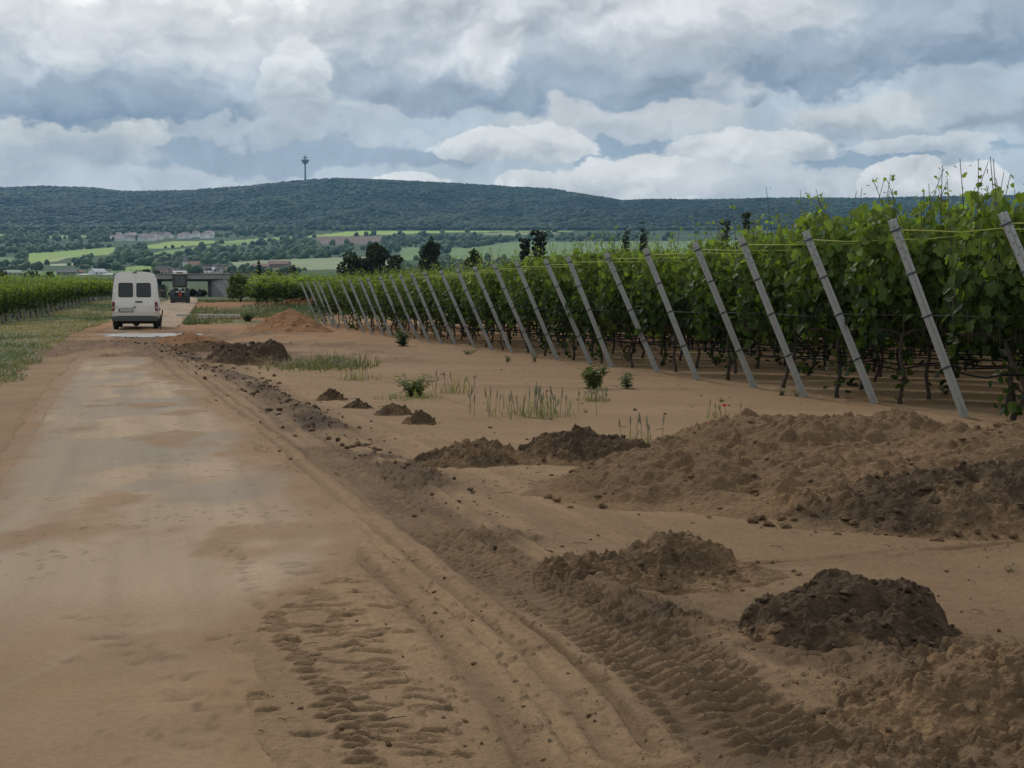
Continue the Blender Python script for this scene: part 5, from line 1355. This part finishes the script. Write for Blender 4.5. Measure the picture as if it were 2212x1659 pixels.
tree(1566, 474, 24, 120, 'sparse dark little tree over the vines, left of a denser one', 11, 'vase', (.018, .027, .014), 420, .24)
tree(1610, 460, 26, 118, 'dark little tree with upright twigs over the vines, behind the fifth post', 12, 'vase', (.018, .027, .014), 700, .24)
tree(561, 557, 9, 250, 'thin black cypress near the right end of the bridge', 13, 'cypress', (.010, .013, .009), 600, .35)
tree(633, 572, 34, 320, 'round dark bush right of the bridge above the far vines', 14, n=900)
tree(598, 590, 70, 138, 'young pale-trunked tree on the grass right of the bridge', 15, cols=(.085, .105, .035), n=700, cs=.30)
tree(520, 596, 60, 120, 'light green bushy tree hiding the right end of the bridge wall', 16, cols=(.11, .14, .05), n=1300, cs=.3)
tree(385, 628, 40, 225, 'low dark bush under the bridge, left behind the tractor', 17, cols=(.03, .045, .02), n=700, cs=.35)
for k, (x, yt, w_) in enumerate(((420, 628, 26), (440, 630, 20), (345, 618, 40))):
    tree(x, yt, w_, 275 + k * 4, ['dark hedge bush in the bridge opening right of the tractor', 'smaller dark hedge bush beside the bridge pillar', 'dark bush in the bridge opening right of the van'][k], 20 + k, cols=(.025, .04, .018), n=600, cs=.35)
for k, (x, yt, w_) in enumerate(((6, 586, 40), (72, 590, 70), (112, 586, 22), (320, 580, 24), (300, 586, 36), (342, 584, 24))):
    tree(x, yt, w_, 300 + 6 * k, ['dark tree at the left frame edge above the left vineyard', 'broad low dark bush above the left vineyard', 'small square dark tree left of the white barns', 'dark tree just behind the van roof', 'low dark bush behind the van roof', 'dark bush right of the van roof'][k], 30 + k, cols=(.022, .034, .017), n=800, cs=.5)
# ---- houses
M_WALL = mat('house_wall', (1, 1, 1), rough=.85, attr=True); M_ROOF = mat('house_roof', (1, 1, 1), rough=.9, attr=True); M_WIN = mat('house_window', (.05, .05, .055), rough=.3)
def house(x, ybase, wpx, hpx, Y, label, group, seed, wall=(.62, .60, .56), roof=(.16, .12, .11), rz=None, chimney=True, aspect=.8, flat=False):
    rs = np.random.RandomState(seed); f = K * Y; w = wpx * f; h = hpx * f; dpt = w * aspect
    X = (x - CX) * f; z = CAMZ + (HY - ybase) * f
    r = empty('house', (X, Y, z), rz if rz is not None else rs.uniform(-.6, .6)); tag(r, label, 'house', group)
    eh = h * (.55 if not flat else .8); b = MB(); hw, hd = w / 2, dpt / 2
    v = [(-hw, -hd, -2), (hw, -hd, -2), (hw, hd, -2), (-hw, hd, -2), (-hw, -hd, eh), (hw, -hd, eh), (hw, hd, eh), (-hw, hd, eh), (-hw, 0, h * .97), (hw, 0, h * .97)]
    b.add(np.array(v), [np.array([(0, 1, 5, 4), (2, 3, 7, 6)]), np.array([(1, 2, 6, 9, 5), (3, 0, 4, 8, 7)])], wall); b.obj('wall', M_WALL, r)
    b = MB(); o = .35; t = .18
    for s in (-1, 1):
        q = np.array([(-hw - o, s * (hd + o), eh - o * (h - eh) / hd), (hw + o, s * (hd + o), eh - o * (h - eh) / hd), (hw + o, 0, h), (-hw - o, 0, h)])
        b.add(np.concatenate([q, q + (0, 0, t)]), np.array([(0, 1, 2, 3), (7, 6, 5, 4), (0, 4, 5, 1), (1, 5, 6, 2), (2, 6, 7, 3), (3, 7, 4, 0)]), np.array(roof) * rs.uniform(.8, 1.25))
    ro = b.obj('roof', M_ROOF, r)
    if chimney: b = MB(); b.box((hw * .4, hd * .25, h * .98), (.7, .7, 1.3)); b.obj('chimney', M_CONC, ro)
    nw = max(2, int(w / 3.2))
    for k in range(nw):
        b = MB(); b.box((-hw + (k + .5) * w / nw, -hd - .03, eh * .55), (min(1.3, w / nw * .5), .08, min(1.5, eh * .4))); b.obj('window', M_WIN, r)
    return r
rs_ = np.random.RandomState(3)
g1 = 'pale houses of the far village below the wooded ridge'
for k in range(34):
    x = 246 + rs_.rand() * 216 if k > 6 else 252 + k * 12; yb = np.interp(x, [246, 345, 462], [521, 520, 515]) + rs_.uniform(-6, 1)
    if k <= 6: yb = 518 + (k % 2) * 3
    Yd = float(YF(yb))
    house(x, yb, rs_.uniform(11, 20), rs_.uniform(8, 13), Yd, 'pale house in the far hillside village under the wooded ridge', g1, 200 + k, wall=tuple(np.array((.90, .88, .84)) * rs_.uniform(.8, 1.0)), roof=[(.26, .21, .19), (.24, .19, .17), (.20, .19, .19)][k % 3], chimney=False)
g2 = 'houses of the nearer village behind the bridge'
for k in range(30):
    x = 348 + rs_.rand() * 160; yb = np.interp(x, [348, 420, 510], [594, 590, 590]) + rs_.uniform(-9, 2)
    house(x, yb, rs_.uniform(12, 20), rs_.uniform(9, 14), float(YF(min(yb, 594))), 'small house in the nearer village seen over the bridge', g2, 300 + k, wall=tuple(np.array((.55, .54, .51)) * rs_.uniform(.7, 1.2)), roof=[(.11, .10, .10), (.17, .12, .10), (.09, .09, .095)][k % 3], chimney=k % 2 == 0)
for (x, yb, w_, h_, wl, rf, lb, fl, rz) in (
    (214, 596, 30, 15, (.70, .69, .66), (.40, .40, .40), 'white gabled barn left of the van roof', False, .9),
    (190, 598, 40, 6, (.66, .66, .64), (.50, .50, .48), 'long low white building left of the gabled barn', False, 0),
    (235, 598, 34, 7, (.62, .62, .6), (.42, .42, .40), 'low white building between the gabled barn and the van', False, 0),
    (207, 588, 8, 6, (.85, .85, .83), (.7, .7, .7), 'tiny bright white hut above the gabled barn', False, .3),
    (150, 596, 40, 13, (.22, .21, .2), (.07, .07, .072), 'dark-roofed house with white dormers over the left vineyard', False, .1),
    (171, 594, 20, 10, (.24, .13, .10), (.22, .10, .07), 'reddish-roofed house over the left vineyard', False, .2),
    (32, 596, 30, 12, (.30, .32, .26), (.26, .30, .22), 'greenish barn roof near the left frame edge', False, .7),
    (15, 590, 22, 5, (.5, .5, .48), (.4, .4, .4), 'low pale shed at the left frame edge', False, 0),
    (258, 547, 14, 9, (.8, .8, .77), (.3, .28, .27), 'white farmhouse alone among the hillside fields', False, .2),
    (262, 553, 10, 6, (.6, .6, .56), (.5, .48, .45), 'small pale shed below the white farmhouse', False, .2),
    (565, 584, 36, 14, (.22, .16, .13), (.20, .12, .09), 'brown long house right of the bridge', False, .1),
    (605, 580, 44, 16, (.24, .15, .12), (.19, .11, .085), 'reddish-brown large barn right of the brown long house', False, -.1),
    (470, 590, 18, 12, (.72, .71, .69), (.55, .55, .53), 'white house at the right end of the nearer village', False, .3)):
    house(x, yb, w_, h_, float(YF(min(yb, 594.5))), lb, None, int(x * 7), wl, rf, rz=rz, chimney=False)
# church with a pointed spire
cy_ = float(YF(585)); f = K * cy_; r = empty('church', ((403 - CX) * f, cy_, CAMZ + (HY - 588) * f)); tag(r, 'small church with a pale tower and pointed spire in the nearer village', 'church')
b = MB(); b.box((0, 0, 3), (4, 4, 12), None, 1, (.6, .59, .55)); b.obj('tower', M_WALL, r)
b = MB(); b.add(np.array([(-2.1, -2.1, 9), (2.1, -2.1, 9), (2.1, 2.1, 9), (-2.1, 2.1, 9), (0, 0, 16)]), np.array([(0, 1, 4), (1, 2, 4), (2, 3, 4), (3, 0, 4)]), (.2, .19, .19)); b.obj('spire', M_ROOF, r)
b = MB(); b.box((7, 2, 2), (12, 8, 8), None, 1, (.6, .59, .55)); b.add(np.array([(1, -2.2, 6), (13, -2.2, 6), (13, 6.2, 6), (1, 6.2, 6), (1, 2, 10), (13, 2, 10)]), [np.array([(0, 1, 5, 4), (2, 3, 4, 5)]), np.array([(1, 2, 5), (3, 0, 4)])], (.3, .17, .13)); b.obj('nave', M_WALL, r)
# white car on the bridge road
cY = 268.0; cf = K * cY; r = empty('car', ((453 - CX) * cf, cY, bz_(601.5) + .5)); r.rotation_euler = (0, 0, .15); r.location.z = CAMZ + (HY - 594.5) * cf
tag(r, 'small white car on the bridge, facing the camera', 'car')
b = MB(); b.box((0, 0, .55), (1.7, 3.9, .55), bev=.12); b.obj('body', M_WHITE, r)
b = MB(); b.box((0, .2, 1.08), (1.45, 2.0, .55), None, .82); b.obj('cabin', M_GLASS, r)
for s in (-1, 1):
    for yy in (-1.2, 1.2):
        b = MB(); b.lathe([(.01, -.1), (.3, -.1), (.3, .1), (.01, .1)], 16, (s * .75, yy, .30), Matrix.Rotation(PI / 2, 3, 'Y')); b.obj('wheel', M_RUB, r)
    b = MB(); b.box((s * .6, -1.94, .62), (.3, .06, .14)); b.obj('headlight', M_AMB, r)
# ---- telecommunications tower on the ridge
TY = Y_RIDGE - 40; tf = K * TY; tz = CAMZ + (HY - 392) * tf
r = empty('telecom_tower', ((663 - CX) * tf, TY, tz)); tag(r, 'slender concrete telecommunications tower with a round platform on the wooded ridge', 'tower')
m_t = mat('tower_concrete', (.17, .17, .17), rough=.9)
H = 90.0
b = MB(); b.lathe([(4.6, -25), (3.9, 0), (3.1, H * .45), (3.0, H * .62), (4.2, H * .66)], 20); b.obj('shaft', m_t, r, True)
b = MB(); b.lathe([(4.2, H * .655), (9.5, H * .745), (9.8, H * .77), (14.5, H * .80), (15, H * .83), (13.5, H * .845), (3, H * .85)], 28); po = b.obj('platform', m_t, r)
for z in (.70, .735):
    b = MB(); b.lathe([(9.6 + (z - .7) * 60, H * z), (10.6 + (z - .7) * 60, H * z), (10.6 + (z - .7) * 60, H * z + 1.4), (9.6 + (z - .7) * 60, H * z + 1.4)], 28); b.obj('gallery', mat('tower_gallery', (.08, .085, .09), rough=.8), po)
b = MB(); b.lathe([(2.6, H * .845), (2.4, H * .90), (8.5, H * .925), (8.5, H * .94), (3.4, H * .955), (2.2, H * .98), (.4, H * 1.06)], 20); b.obj('mast', m_t, r, True)
# ---- woods: valley hedges and the forest of the mountain read as masses
def blob_variants(sub, nv, seed, squash=.85):
    out = []; rs = np.random.RandomState(seed)
    bm = bmesh.new(); bmesh.ops.create_icosphere(bm, subdivisions=sub, radius=1.0); base = np.array([v.co[:] for v in bm.verts]); fc = np.array([[v.index for v in f.verts] for f in bm.faces]); bm.free()
    for k in range(nv):
        d = np.ones(len(base))
        for s in range(9):
            c = nrm(rs.normal(0, 1, 3)); d += rs.uniform(-.16, .26) * np.exp(-((base - c) ** 2).sum(1) / .18)
        d *= 1 + .10 * rs.normal(0, 1, len(base))
        v = base * d[:, None] * (1, 1, squash); out.append(v)
    return out, fc
def woods(name, X, Y, Z, R, colr, sub, label, seed, hs=1.25):
    vs_, fc = blob_variants(sub, 10, seed); rs = np.random.RandomState(seed + 1); b = MB(); idx = rs.randint(10, size=len(X)); an = rs.uniform(0, 6.28, len(X))
    for k in range(10):
        m = idx == k; n = m.sum()
        if not n: continue
        v = vs_[k]; c, s = np.cos(an[m]), np.sin(an[m])
        P = np.stack([v[None, :, 0] * c[:, None] - v[None, :, 1] * s[:, None], v[None, :, 0] * s[:, None] + v[None, :, 1] * c[:, None], np.repeat(v[None, :, 2], n, 0) * hs], -1) * R[m][:, None, None]
        P += np.stack([X[m], Y[m], Z[m] + R[m] * .75], -1)[:, None]
        cc = np.repeat(colr[m], len(v), 0) * (1 + .16 * rs.normal(0, 1, (n * len(v), 1))).clip(.5, 1.6)
        f = (fc[None] + (np.arange(n) * len(v))[:, None, None]).reshape(-1, 3)
        b.add(P.reshape(-1, 3), f, cc)
    o = b.obj(name, M_TLEAF, smooth=True); tag(o, label, 'woods', kind='stuff'); return o
def valley_woods():
    rs = np.random.RandomState(8); n = 22000
    xv = rs.uniform(-250, 2300, n); yv = 496 + 96 * rs.rand(n) ** .9
    k = ~in_fields(xv, yv) & ~(in_fields(xv, yv - 7) & (rs.rand(n) < .85)) & ~(in_fields(xv, yv - 14) & (rs.rand(n) < .5))
    k &= (fbm(xv / 90 + yv / 30, yv / 7, 4, 130) + .22 * rs.normal(0, 1, n) > .03)
    k &= ~((xv > 244) & (xv < 470) & (yv > 508) & (yv < 533) & (rs.rand(n) < .95))
    k &= ~((xv > 345) & (xv < 520) & (yv > 574) & (rs.rand(n) < .6))
    xv, yv = xv[k], yv[k]; Y = YF(yv); X = (xv - CX) * K * Y; Z = zb(Y)
    R = (1.3 + 3.4 * rs.rand(len(X)) ** 1.5) * (1 + .25 * (rs.rand(len(X)) < .08)) * np.interp(Y, [900, 3000], [.85, 1.5])
    t = rs.rand(len(X), 1) ** 1.6
    c = np.array([.036, .068, .034]) * (1 - t) + np.array([.10, .145, .055]) * t; c *= (1 + .3 * fbm(xv / 40, yv / 6, 3, 131))[:, None]
    woods('valley_woods', X, Y, Z - .5, R, c, 2, 'dark hedgerows and groves scattered over the valley floor', 140)
valley_woods()
def mountain_woods():
    rs = np.random.RandomState(9); n = 38000
    u = rs.uniform(-.47, .47, n); Y = Y_FOOT - 40 + (Y_RIDGE + 60 - Y_FOOT) * rs.rand(n) ** .85
    m2 = 2600; u = np.concatenate([u, rs.uniform(-.47, .47, m2)]); Y = np.concatenate([Y, Y_RIDGE + rs.uniform(-25, 25, m2)])
    Z = mountain(u, Y); X = u * Y
    R = rs.uniform(4.5, 8.5, len(X)); R[n:] = rs.uniform(4, 8.5, m2)
    pale = sstep(fbm(X / 230, Y / 260, 3, 133) + .5 * (rs.rand(len(X)) - .5) + .35 * sstep(-Y, -Y_FOOT - 700, -Y_FOOT), .34, .62)[:, None]
    c = np.array([.020, .047, .023]) * (1 + .9 * fbm(X / 330, Y / 420, 4, 134))[:, None] * (.85 + .3 * rs.rand(len(X), 1))
    c = c * (1 - pale * .8) + np.array([.075, .105, .05]) * pale * .8
    woods('mountain_forest', X, Y, Z - 1 - R * .35, R * 1.12, c, 1, 'forest covering the long wooded ridge', 150, .75)
mountain_woods()
# ---- the air of the valley
def haze():
    b = MB(); b.box((0, 2950, 349), (9400, 6300, 702)); m = bpy.data.materials.new('haze_air'); m.use_nodes = True; nt = m.node_tree; nt.nodes.clear()
    o = nt.nodes.new('ShaderNodeOutputMaterial'); v = nt.nodes.new('ShaderNodeVolumePrincipled')
    v.inputs['Color'].default_value = (.34, .66, 1.0, 1); v.inputs['Density'].default_value = 5.6e-5; v.inputs['Anisotropy'].default_value = .2
    nt.links.new(v.outputs[0], o.inputs['Volume'])
    ob = b.obj('haze', m); tag(ob, 'thin bluish haze filling the valley', 'haze', kind='stuff')
haze()
